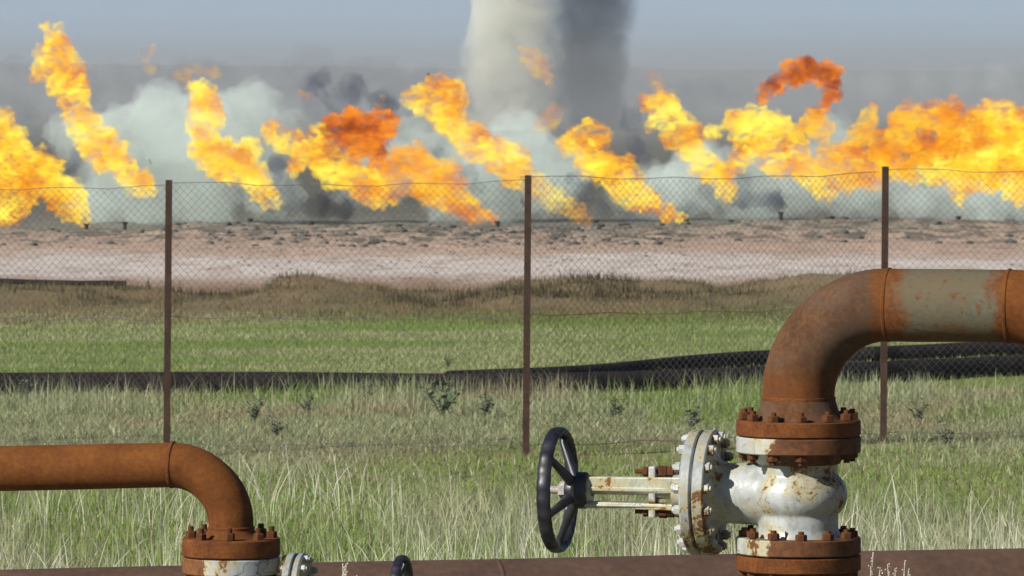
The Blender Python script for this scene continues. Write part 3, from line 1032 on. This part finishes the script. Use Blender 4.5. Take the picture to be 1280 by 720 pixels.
def blob_hull(name, circles, d, depth, mat, voxel, amp, label=None, cat=None, group=None, kind=None, seed=0, squash=1.0, foot=None):
    """closed lumpy hull round overlapping balls traced at photo pixels (x, y, r) at distance d"""
    s = d / F
    rnd = random.Random(seed)
    mb = MB()
    pts_ = []
    for (px, py, r) in circles:
        p = at(px, py, d); rr = r * s
        p.y += rnd.uniform(-depth, depth)
        pts_.append((p, rr))
    base = foot if foot is not None else Vector((sum(p.x for p, _ in pts_) / len(pts_), d, min(p.z - r for p, r in pts_)))
    for p, rr in pts_:
        nlat, nlon = 8, 12
        m = Matrix.Translation(p - base) @ Matrix.Diagonal((1, squash, 1, 1))
        mb.lathe([(rr * math.sin(math.pi * j / nlat) if 0 < j < nlat else 0, -rr * math.cos(math.pi * j / nlat)) for j in range(nlat + 1)], nlon, m)
    me = remeshed(mb, voxel, 2, .5)
    me.calc_loop_triangles()
    n = len(me.vertices)
    co = np.empty(n * 3, np.float32); me.vertices.foreach_get('co', co); co = co.reshape(-1, 3)
    no = np.empty(n * 3, np.float32); me.vertices.foreach_get('normal', no); no = no.reshape(-1, 3)
    f1, f2_, f3 = 2.2 / (amp * 8), 2.2 / (amp * 3.2), 2.2 / (amp * 1.3)
    o3 = Vector((seed * 3.7, seed * 1.9, seed * 5.3))
    for i in range(n):
        v = Vector(co[i]) + o3
        dd = mnoise.noise(v * f1) * 1.25 + mnoise.noise(v * f2_) * 1.15 + mnoise.noise(v * f3) * .7
        co[i] += no[i] * (amp * dd)
    me.vertices.foreach_set('co', co.ravel())
    me.update()
    o = link_mesh(name, me, mat)
    o.location = base
    return tag(o, label, cat, group, kind)


FL = [
    ('flame_yellow', [(2, 150, 12), (8, 180, 20), (28, 203, 22), (52, 222, 23), (75, 240, 20), (92, 256, 16), (104, 270, 9), (4, 222, 20), (6, 258, 18), (-30, 200, 26), (-50, 240, 24), (30, 245, 16)],
     'broad yellow flame cut by the left picture edge'),
    ('flame_yellow', [(56, 32, 7), (68, 46, 12), (70, 70, 20), (82, 95, 22), (94, 118, 18), (94, 142, 14), (106, 158, 16), (118, 175, 20), (138, 197, 19), (158, 213, 17), (176, 229, 15), (190, 240, 8), (52, 86, 11), (48, 70, 7)],
     'tallest narrow flame leaning over the pit at the left'),
    ('flame_yellow', [(246, 114, 12), (257, 128, 18), (268, 138, 11), (248, 158, 14), (255, 183, 18), (275, 198, 22), (299, 204, 20), (318, 222, 17), (330, 238, 13), (338, 250, 9), (312, 188, 12), (262, 148, 14), (285, 180, 10)],
     'forked yellow flame just right of the first fence post'),
    ('flame_yellow', [(340, 165, 11), (360, 178, 15), (385, 188, 18), (405, 200, 20), (425, 214, 20), (448, 225, 18), (465, 240, 14), (372, 202, 11), (396, 165, 9), (474, 254, 8), (440, 200, 12)],
     'low yellow flame running into the dark red fire cloud'),
    ('flame_red', [(415, 157, 12), (440, 160, 18), (465, 163, 18), (484, 158, 12), (470, 183, 12), (455, 178, 15), (430, 172, 12)],
     'dark red smoky fire cloud above the low yellow flame'),
    ('flame_orange', [(480, 214, 20), (500, 204, 18), (515, 200, 19), (526, 214, 20), (535, 233, 19), (555, 219, 16), (565, 233, 15), (570, 250, 16), (589, 260, 13), (605, 269, 9), (618, 275, 6), (490, 235, 13), (550, 244, 16), (470, 232, 10)],
     'deep orange billowing flame left of the middle post'),
    ('flame_yellow', [(520, 120, 12), (540, 110, 14), (560, 115, 17), (555, 138, 21), (570, 153, 18), (590, 169, 18), (605, 183, 17), (625, 195, 16), (645, 199, 16), (640, 214, 14), (552, 96, 7), (530, 133, 13), (578, 130, 9)],
     'high yellow flame between the orange flame and the smoke column'),
    ('flame_thin', [(655, 222, 14), (672, 235, 13), (690, 246, 12), (708, 256, 11), (722, 265, 9), (738, 274, 6)],
     'thin pale flame end crossing behind the middle post'),
    ('flame_yellow', [(730, 165, 14), (745, 173, 16), (713, 183, 13), (735, 198, 17), (755, 209, 18), (775, 219, 18), (790, 226, 15), (795, 244, 16), (815, 254, 13), (835, 265, 11), (852, 276, 7), (782, 205, 12), (772, 238, 14)],
     'yellow flame right of the middle post reaching down to its burner'),
    ('flame_yellow', [(808, 130, 10), (830, 130, 15), (845, 148, 16), (840, 172, 14), (865, 184, 16), (880, 203, 16), (898, 215, 16), (905, 234, 12), (911, 248, 8), (860, 165, 14), (820, 150, 12)],
     'pale yellow flame beside the dark smoke right of the column'),
    ('flame_yellow', [(893, 165, 10), (920, 155, 14), (945, 153, 18), (970, 163, 18), (985, 183, 18), (1000, 203, 16), (1015, 220, 14), (1030, 240, 9), (1036, 256, 6), (955, 180, 17), (935, 185, 14), (922, 203, 11), (970, 203, 16)],
     'bright yellow flame below the red curling fire'),
    ('flame_red', [(955, 118, 8), (970, 106, 11), (990, 93, 13), (1010, 86, 14), (1030, 95, 14), (1040, 109, 11), (1034, 121, 9), (1027, 132, 7), (1022, 142, 7)],
     'dark red curl of fire floating above the yellow flames'),
    ('flame_orange', [(1015, 152, 16), (1000, 163, 11), (1030, 160, 11), (1005, 175, 8)],
     'small orange fireball under the dark red curl'),
    ('flame_orange', [(1040, 205, 16), (1060, 195, 18), (1080, 170, 16), (1086, 146, 12), (1075, 214, 19), (1055, 224, 14), (1098, 205, 17), (1092, 228, 12)],
     'orange flame in front of the wide fire left of the third post'),
    ('flame_orange', [(1112, 185, 20), (1128, 165, 20), (1150, 155, 20), (1137, 138, 12), (1172, 148, 20), (1190, 140, 14), (1150, 185, 20), (1128, 208, 16), (1178, 175, 18), (1200, 150, 14)],
     'deep orange billow at the near end of the wide fire'),
    ('flame_yellow', [(1165, 205, 20), (1200, 185, 28), (1235, 168, 31), (1270, 180, 36), (1305, 190, 38), (1240, 208, 27), (1200, 213, 23), (1275, 228, 23), (1140, 218, 12), (1238, 138, 12), (1196, 238, 9), (1199, 254, 6), (1350, 185, 36), (1400, 210, 30)],
     'wide wall of yellow fire filling the right end'),
    ('flame_wisp', [(664, 72, 11), (678, 84, 11), (686, 96, 8), (655, 62, 7)], 'detached orange wisp in front of the pale smoke column'),
    ('flame_wisp', [(686, 150, 11), (672, 157, 8), (694, 144, 6)], 'small orange wisp at the foot of the smoke column'),
    ('flame_wisp', [(383, 122, 6), (376, 118, 5)], 'tiny orange fleck left of the dark red fire cloud'),
    ('flame_wisp', [(474, 130, 6), (476, 120, 5)], 'tiny orange fleck over the dark red fire cloud'),
    ('flame_wisp', [(184, 70, 7), (186, 82, 5), (190, 62, 4)], 'faint orange fleck right of the tallest flame'),
    ('flame_wisp', [(818, 98, 6), (822, 106, 5)], 'faint orange fleck right of the smoke columns'),
    ('flame_wisp', [(230, 90, 8), (250, 86, 8), (264, 92, 6)], 'faint orange wisp above the forked flame'),
]
for k, (mk, cs, lab) in enumerate(FL):
    r_ = random.Random(k)
    d = DF + r_.uniform(-.2, 1.6)
    cs2 = list(cs)
    # small licks torn off around the edge
    for (px, py, r) in cs:
        for _ in range(2):
            a = r_.uniform(0, 6.28)
            q = r * r_.uniform(.85, 1.15)
            cs2.append((px + q * math.cos(a), py + q * math.sin(a) * 1.0, r * r_.uniform(.25, .45)))
    blob_hull('flame', [(a_, b_, c_ * 1.26) for a_, b_, c_ in cs2], d, .18, M[mk], .05, .115, lab, 'flame', 'gas flames over the pit', seed=k + 1, squash=1.25)

# smoke columns far behind the flames
DS = 330.0


def smoke_column(name, prof, label, mat, seed, depth):
    """prof: (photo x left, photo x right, photo y)"""
    s = DS / F
    V = []; Fc = []
    n = 48
    rows = []
    py0 = prof[0][2]; py1 = prof[-1][2]
    steps = 60
    base = at((prof[0][0] + prof[0][1]) / 2, py0, DS)
    for i in range(steps + 1):
        py = py0 + (py1 - py0) * i / steps
        yy = [p[2] for p in prof][::-1]
        xl = float(np.interp(py, yy, [p[0] for p in prof][::-1])); xr = float(np.interp(py, yy, [p[1] for p in prof][::-1]))
        c = at((xl + xr) / 2, py, DS) - base
        rad = (xr - xl) / 2 * s
        for k in range(n):
            a = 2 * math.pi * k / n
            q = Vector((math.cos(a), math.sin(a), 0))
            sd = Vector((seed * 9.1, 0, 0))
            dd = mnoise.noise(Vector((q.x * 1.6, q.y * 1.6, c.z * .35)) + sd) * .20 + mnoise.noise(Vector((q.x * 4, q.y * 4, c.z * .9)) + sd) * .09 + mnoise.noise(Vector((q.x * 9, q.y * 9, c.z * 2.2)) + sd) * .045
            V.append(c + q * rad * (1 + dd) * 1.45 + Vector((0, depth, 0)))
    for i in range(steps):
        for k in range(n):
            k2 = (k + 1) % n
            Fc.append((i * n + k, i * n + k2, (i + 1) * n + k2, (i + 1) * n + k))
    Fc.append(tuple(range(n))[::-1]); Fc.append(tuple(range(steps * n, steps * n + n)))
    o = mesh_obj(name, V, Fc, mat)
    o.location = base
    return tag(o, label, 'smoke', 'smoke columns')


smoke_column('smoke_column', [(575, 705, 168), (590, 696, 130), (598, 694, 60), (606, 692, 0), (600, 700, -120), (560, 740, -420)],
             'pale cream smoke column rising behind the middle of the fire', M['smoke_pale'], 1, 0)
smoke_column('smoke_column', [(680, 800, 168), (690, 772, 130), (691, 774, 60), (688, 784, 0), (690, 810, -120), (690, 880, -420)],
             'dark grey smoke column beside the pale one', M['smoke_dark'], 2, 3.5)

ST = [
    ([(150, 190, 55), (200, 170, 60), (250, 175, 60), (300, 190, 55), (130, 240, 45), (190, 235, 55), (250, 240, 50), (310, 140, 38), (350, 165, 35), (90, 170, 30), (340, 240, 38)],
     'pale greenish steam cloud behind the tall flames at the left'),
    ([(470, 220, 40), (520, 190, 40), (600, 210, 50), (650, 190, 50), (690, 220, 48), (620, 250, 40), (560, 250, 34), (480, 175, 30)],
     'pale steam around the foot of the smoke columns'),
    ([(830, 240, 36), (870, 225, 42), (915, 232, 42), (960, 228, 44), (1005, 225, 44), (1050, 235, 40), (1095, 240, 36), (1140, 245, 34), (1185, 248, 32), (1230, 248, 32), (1275, 248, 32), (1320, 248, 32), (1040, 170, 26), (790, 245, 28)],
     'thin pale steam under the flames at the right'),
]
for k, (cs, lab) in enumerate(ST):
    cs = [(a_, b_, c_ * 1.05) for a_, b_, c_ in cs] + [(a_ + random.uniform(-1, 1) * c_, b_ + random.uniform(-1, .8) * c_, c_ * random.uniform(.3, .5)) for a_, b_, c_ in cs for _ in range(2)]
    blob_hull('steam_cloud', cs, 131 + 2 * k, .5, M['steam'], .13, .22, lab, 'steam', 'steam clouds behind the flames', seed=40 + k, squash=1.5)
dv = []; df_ = []
NXD = 40
for j, (yy, zz) in enumerate(((158, -1.0), (162, 8.6), (340, 9.2), (560, 9.4), (566, -1.0))):
    for i in range(NXD):
        xx = -260 + 520 * i / (NXD - 1)
        dv.append((xx, yy + 6 * math.sin(xx * .06 + j) - 400, zz + (.5 * math.sin(xx * .13 + j * 2) if zz > 0 else 0)))
for j in range(5):
    for i in range(NXD - 1):
        j2 = (j + 1) % 5
        df_.append((j * NXD + i, j * NXD + i + 1, j2 * NXD + i + 1, j2 * NXD + i))
df_.append(tuple(j * NXD for j in range(5))[::-1]); df_.append(tuple(j * NXD + NXD - 1 for j in range(5)))
db = mesh_obj('drifting_smoke', dv, df_, M['dust'], smooth=False)
db.location = (0, 400, 0)
tag(db, 'grey smoke lying low over the far plain', 'smoke', kind='stuff')
SO = [
    ([(85, 205, 16), (100, 190, 14), (70, 195, 12), (95, 225, 13)], 'blue grey soot patch between the two flames at the left'),
    ([(345, 205, 14), (352, 235, 14), (365, 258, 16), (400, 258, 20), (430, 262, 16), (335, 262, 10)], 'dark soot under the low yellow flame'),
    ([(545, 195, 13), (582, 215, 13), (595, 235, 12)], 'small dark soot patch beside the orange flame'),
    ([(790, 150, 14), (795, 180, 17), (790, 205, 12), (805, 130, 10)], 'dark soot below the grey smoke column'),
    ([(730, 240, 16), (760, 262, 15), (790, 272, 11), (715, 222, 11)], 'grey soot under the flame right of the middle post'),
    ([(905, 255, 16), (880, 240, 15), (935, 250, 18), (965, 250, 18), (930, 225, 12), (860, 262, 12)], 'dark soot under the bright yellow flames'),
    ([(395, 110, 20), (440, 112, 22), (480, 125, 18), (420, 135, 18)], 'grey smoke drifting above the dark red fire cloud'),
    ([(800, 185, 14), (785, 200, 14), (812, 205, 10)], 'dark blue soot between the flame of the middle post and its neighbour'),
    ([(320, 250, 10), (338, 265, 10), (300, 240, 8)], 'thin soot under the forked yellow flame'),
]
for k, (cs, lab) in enumerate(SO):
    blob_hull('soot_cloud', cs, 122.5 + .7 * k, .3, M['soot'], .10, .13, lab, 'smoke', 'soot clouds behind the flames', seed=60 + k, squash=1.2)

DR = [
    ('drift', [(260, 92, 20), (300, 96, 26), (345, 98, 32), (390, 96, 36), (435, 100, 34), (480, 104, 30), (530, 108, 24), (570, 118, 20), (410, 130, 28)], 'thin grey smoke veil stretching left of the smoke columns'),
    ('drift', [(-40, 100, 34), (10, 104, 32), (110, 108, 26), (150, 100, 24), (190, 94, 22), (225, 92, 18), (30, 130, 24)], 'thin grey smoke veil behind the tallest flame'),
    ('drift', [(810, 110, 26), (850, 122, 28), (890, 118, 24), (930, 112, 20), (840, 150, 26), (780, 100, 18)], 'thin grey smoke veil right of the smoke columns'),
    ('drift_pale', [(1060, 108, 18), (1100, 104, 22), (1150, 104, 22), (1200, 102, 22), (1250, 102, 24), (1310, 102, 26)], 'pale smoke veil above the wide fire at the right'),
]
for k, (mk, cs, lab) in enumerate(DR):
    r_ = random.Random(900 + k)
    cs = cs + [(a_ + r_.uniform(-1, 1) * c_, b_ + r_.uniform(-.7, .7) * c_, c_ * r_.uniform(.3, .5)) for a_, b_, c_ in cs for _ in range(2)]
    blob_hull('smoke_veil', cs, 150 + 6 * k, 1.0, M[mk], .16, .24, lab, 'smoke', 'smoke veils behind the flames', seed=80 + k, squash=1.6)

# ------------------------------------------------------------------ stones on the pit rim
sv = []; sf = []
bmi = bmesh.new(); bmesh.ops.create_icosphere(bmi, subdivisions=1, radius=1)
iv = [v.co.copy() for v in bmi.verts]; ifc = [tuple(v.index for v in f.verts) for f in bmi.faces]; bmi.free()
mbs = MB()
for k in range(1100):
    px = random.choice([random.uniform(260, 860), random.uniform(260, 860), random.uniform(-100, 1400)])
    d = random.uniform(104, 119.5) if k % 4 else random.uniform(86, 106)
    x = gx(px, d)
    r = random.choice([.012, .016, .02, .025, .03, .05, .07]) * random.uniform(.7, 1.3)
    if d < 106: r = random.uniform(.010, .022)
    o3 = Vector((random.random() * 50, 0, 0))
    c = Vector((x, d, gz(x, d) + r * .15))
    mbs.add([c + Vector((v.x * 1.5, v.y * 1.3, v.z * .75)) * r * (1 + .5 * mnoise.noise(v * 1.3 + o3)) for v in iv], ifc)
tag(mbs.build('rubble', M['stone'], smooth=False), 'dark scorched stones strewn along the pit rim', 'rubble', kind='stuff')

# ------------------------------------------------------------------ grass
def make_grass(name, label, n, y0, y1, hmin, hmax, width, colf, lean=.35, margin=2.2, segs=3, clump=0.0, hf=None, dens=None):
    d = np.sqrt(rng.uniform(y0 ** 2, y1 ** 2, n)) if not clump else np.sqrt(rng.uniform(y0 ** 2, y1 ** 2, n))
    x = rng.uniform(-1, 1, n) * (.0905 * d + margin)
    if dens is not None:
        keep = rng.uniform(0, 1, n) < dens(x, d)
        d = d[keep]; x = x[keep]; n = len(d)
    h = rng.uniform(0, 1, n) ** 1.6 * (hmax - hmin) + hmin
    if hf is not None: h = h * hf(x, d)
    z = ground_z(x, d) - .01
    az = rng.uniform(0, 2 * np.pi, n)
    fa = rng.uniform(0, np.pi, n)
    ln = rng.uniform(0, 1, n) ** 1.3 * lean
    w = width * rng.uniform(.6, 1.4, n)
    colr = colf(x, d, h, n)
    nv = 2 * segs + 1
    V = np.zeros((n, nv, 3)); C = np.ones((n, nv, 4))
    for s in range(segs + 1):
        q = s / segs
        cx = x + np.cos(az) * ln * h * q ** 1.8
        cyy = d + np.sin(az) * ln * h * q ** 1.8
        cz = z + h * q * (1 - .25 * ln * q)
        if s < segs:
            ww = w * (1 - .75 * q) * .5
            V[:, 2 * s, 0] = cx - np.cos(fa) * ww; V[:, 2 * s, 1] = cyy - np.sin(fa) * ww; V[:, 2 * s, 2] = cz
            V[:, 2 * s + 1, 0] = cx + np.cos(fa) * ww; V[:, 2 * s + 1, 1] = cyy + np.sin(fa) * ww; V[:, 2 * s + 1, 2] = cz
        else:
            V[:, 2 * s, 0] = cx; V[:, 2 * s, 1] = cyy; V[:, 2 * s, 2] = cz
    C[:, :, :3] = colr[:, None, :]
    b = (np.arange(n) * nv)[:, None]
    loops = []; lens = []
    pat = []
    for s in range(segs - 1):
        pat += [2 * s, 2 * s + 1, 2 * s + 3, 2 * s + 2]; lens.append(4)
    pat += [2 * segs - 2, 2 * segs - 1, 2 * segs]; lens.append(3)
    loops = (b + np.array(pat)[None, :]).ravel()
    st = np.concatenate([[0], np.cumsum(lens)[:-1]])
    starts = ((np.arange(n) * sum(lens))[:, None] + st[None, :]).ravel()
    me = np_mesh(name, V.reshape(-1, 3), loops, starts, C.reshape(-1, 4))
    o = link_mesh(name, me, M['grass'], smooth=False)
    return tag(o, label, 'grass', kind='stuff')


GREEN = np.array((0.215, 0.315, 0.075)); GREY = np.array((0.335, 0.375, 0.205)); STRAW = np.array((0.60, 0.59, 0.40)); DRY = np.array((0.27, 0.21, 0.115))


def jit(c, n, a=.18):
    return np.clip(c * (1 + rng.uniform(-a, a, (n, 1)) + rng.uniform(-.05, .05, (n, 3))), .01, .9)


def lerp(a, b, t):
    return a[None, :] * (1 - t[:, None]) + b[None, :] * t[:, None] if a.ndim == 1 else a * (1 - t[:, None]) + b[None, :] * t[:, None]


def col_near(x, d, h, n):
    g = sstep(.42, .62, fbm(x * .5, d * .30, 71) + .10 * (d > 40) * (d < 46) - .06 * (d > 48))
    c = lerp(GREY, GREEN, g)
    tall = np.clip((h - .18) / .25, 0, 1) * (rng.uniform(0, 1, n) < .75)
    c = lerp(c, STRAW, tall * .9)
    tan = sstep(.50, .62, fbm(x * .6, d * .45, 73)) * sstep(45, 49, d)
    c = lerp(c, np.array((0.36, 0.31, 0.19)), tan * .8)
    pick = (rng.uniform(0, 1, n) < .16).astype(float)
    c = lerp(c, STRAW, pick * .7)
    return jit(c, n)


def col_field(x, d, h, n):
    g = sstep(.36, .60, fbm(x * .22, d * .55, 75))
    c = lerp(np.array((0.42, 0.43, 0.23)), np.array((0.235, 0.33, 0.085)), g)
    return jit(c, n, .15)


def col_bank(x, d, h, n):
    g = sstep(.35, .65, fbm(x * .6, d * .5, 79))
    c = lerp(DRY, np.array((0.185, 0.17, 0.08)), g)
    return jit(c, n, .2)


make_grass('tall_grass', 'tall pale dry grass standing behind the long brown pipe', 36000, 31.2, 42, .08, .36, .0060, col_near, .9, dens=lambda x, d: .35 + .65 * sstep(.40, .58, fbm(x * 1.1, d * .5, 111)),
           hf=lambda x, d: .55 + .9 * fbm(x * .8, d * .4, 90))
make_grass('meadow_grass', 'short grey green meadow grass around the fence foot', 150000, 35, 57.5, .03, .12, .010, col_near, 1.5,
           hf=lambda x, d: .6 + .8 * fbm(x * .9, d * .5, 92))
make_grass('grass_stalks', 'long bleached grass stalks above the meadow', 9000, 31.2, 43, .26, .60, .0058, lambda x, d, h, n: jit(np.tile(np.array((.82, .81, .66)), (n, 1)), n), .75,
           dens=lambda x, d: sstep(.42, .62, fbm(x * .9, d * .3, 95) + .12 * (d < 36)) * (.30 + .70 * (d < 38.5)))
make_grass('pipe_edge_grass', 'ragged pale grass growing against the black pipeline', 26000, 53.0, 57.0, .08, .32, .008, col_near, .6,
           dens=lambda x, d: .15 + .85 * sstep(.40, .65, fbm(x * .8, d * .3, 97)))
make_grass('field_grass', 'smooth green grass of the field beyond the black pipelines', 120000, 57.5, 76, .025, .085, .011, col_field, .8, margin=3, segs=2)
make_grass('bank_grass', 'dry brown grass covering the earth bank', 60000, 72.5, 82.2, .03, .13, .011, col_bank, .8, margin=3.5, segs=2,
           hf=lambda x, d: .5 + 1.1 * fbm(x * 1.6, d * .8, 101), dens=lambda x, d: .25 + .75 * sstep(.38, .55, fbm(x * 1.2, d * .8, 103)))
make_grass('bank_brush', 'dark dead brush along the crest of the earth bank', 26000, 77.5, 82.0, .05, .20, .012, lambda x, d, h, n: jit(np.tile(np.array((.075, .062, .038)), (n, 1)), n, .3), .6, margin=3.5, segs=2,
           hf=lambda x, d: .4 + 1.2 * fbm(x * 1.3, d * .9, 105), dens=lambda x, d: sstep(.50, .64, fbm(x * .9, d * .7, 107) + .05 * sstep(79, 81, d)))

# flowering stalks in front of the long pipe
WEEDS = [(318, 527, .17, 'dark', 'dark weed clump in the grass right of the first fence post'),
         (385, 518, .15, 'pale', 'grey weed tuft between the first post and the meadow middle'),
         (460, 502, .18, 'pale', 'grey weed tuft near the black pipeline'),
         (553, 520, .26, 'dark', 'tall branching weed left of the middle fence post'),
         (606, 522, .17, 'dark', 'small dark weed close to the middle fence post'),
         (770, 522, .16, 'dark', 'round dark weed above the hand wheel'),
         (868, 538, .20, 'pale', 'grey weed tuft left of the rusty bend'),
         (832, 484, .15, 'pale', 'grey weed tuft in front of the joining black pipelines'),
         (345, 545, .14, 'pale', 'low grey weed behind the slim left pipe bend'),
         (30, 500, .15, 'dark', 'dark weed at the left picture edge below the black pipeline'),
         (1150, 530, .17, 'pale', 'grey weed clump right of the third fence post'),
         (1222, 470, .13, 'dark', 'dark weed under the painted pipe stretch'),
         (560, 458, .10, 'dark', 'small dark weed on the green field edge'),
         (1180, 560, .16, 'pale', 'grey weed clump in the meadow at the right')]


def weed_parts(seed):
    r_ = random.Random(seed)
    lv = MB(); stm = MB()
    for k in range(9):
        a = r_.uniform(0, 6.28); tilt = r_.uniform(.1, .7); L = r_.uniform(.55, 1.0)
        tip = Vector((math.cos(a) * math.sin(tilt) * L, math.sin(a) * math.sin(tilt) * L, math.cos(tilt) * L))
        stm.tube([(0, 0, -.05), tip * .5 + Vector((0, 0, .04)), tip], [.018, .012, .006], 5)
        for j in range(9):
            q = .2 + .8 * j / 8
            p = tip * q
            b = r_.uniform(0, 6.28); l = r_.uniform(.14, .30); w = l * .30
            dr = Vector((math.cos(b), math.sin(b), r_.uniform(.0, .8))).normalized()
            sd = dr.cross(Vector((0, 0, 1))).normalized() * w
            lv.add([p, p + dr * l * .5 + sd, p + dr * l, p + dr * l * .5 - sd, p + dr * l * .5 + Vector((0, 0, l * .08))], [(0, 1, 4), (1, 2, 4), (2, 3, 4), (3, 0, 4)])
    return lv, stm


cache = {}
for k, (px, py, s, kind, lab) in enumerate(WEEDS):
    d = H * F / (py - HY); x = gx(px, d)
    t = empty('weed_plant', (x, d, gz(x, d)), random.uniform(0, 6))
    s *= 1.4
    t.scale = (s, s, s)
    tag(t, lab, 'weed', 'weeds in the meadow')
    key = (kind, k % 3)
    mat = M['weed_leaf'] if kind == 'dark' else M['weed_pale']
    if key not in cache:
        lv, stm = weed_parts(100 + k)
        a = lv.build('leaves', mat, t, smooth=False); b = stm.build('stems', mat, t)
        cache[key] = (a.data, b.data)
    else:
        for nm, me in zip(('leaves', 'stems'), cache[key]):
            o = bpy.data.objects.new(nm, me); col.objects.link(o); o.parent = t

M['seed'] = plain('seed_heads', (0.42, 0.40, 0.33), (0.62, 0.60, 0.52), 30, 0.9)
for px, top, lab in ((1083, 692, 'dry seed stalk beside the large valve foot'), (1122, 700, 'dry branching seed stalk in front of the long brown pipe'), (434, 703, 'thin dry stalk in front of the long pipe beside the smaller valve wheel')):
    d = 28.6
    p = at(px, top, d)
    t = empty('dry_stalk', (p.x, d, gz(p.x, d)))
    tag(t, lab, 'plant', 'dry stalks by the manifold')
    h = p.z - t.location.z
    st = MB(); sd = MB()
    for k in range(4):
        dx = random.uniform(-.06, .06); hh = h * random.uniform(.9, 1.0)
        q = [Vector((dx * i / 5 * (1 + .4 * i / 5), 0.02 * k, hh * i / 5)) for i in range(6)]
        st.tube(q, [.004, .004, .0035, .003, .0025, .002], 5)
        for j in range(7):
            c = q[5] - Vector((random.uniform(-.012, .012), random.uniform(-.012, .012), .014 * j))
            sd.add([c + v * random.uniform(.003, .006) for v in iv], ifc)
    st.build('stems', M['seed'], t); sd.build('seed_heads', M['seed'], t)['kind'] = 'stuff'

# ------------------------------------------------------------------ haze
hb = MB().box((0, 1900, 42), (7600, 11000, 100))
HZ = NT('haze')
pv = HZ.n('ShaderNodeVolumePrincipled')
pv.inputs['Color'].default_value = (0.70, 0.84, 1.0, 1)
pv.inputs['Density'].default_value = 0.00018
pv.inputs['Anisotropy'].default_value = 0.0
HZ.l(pv.outputs[0], HZ.out.inputs['Volume'])
hz = hb.build('haze', HZ.mat, smooth=False)
tag(hz, 'thin dusty haze over the whole plain', 'haze', kind='stuff')
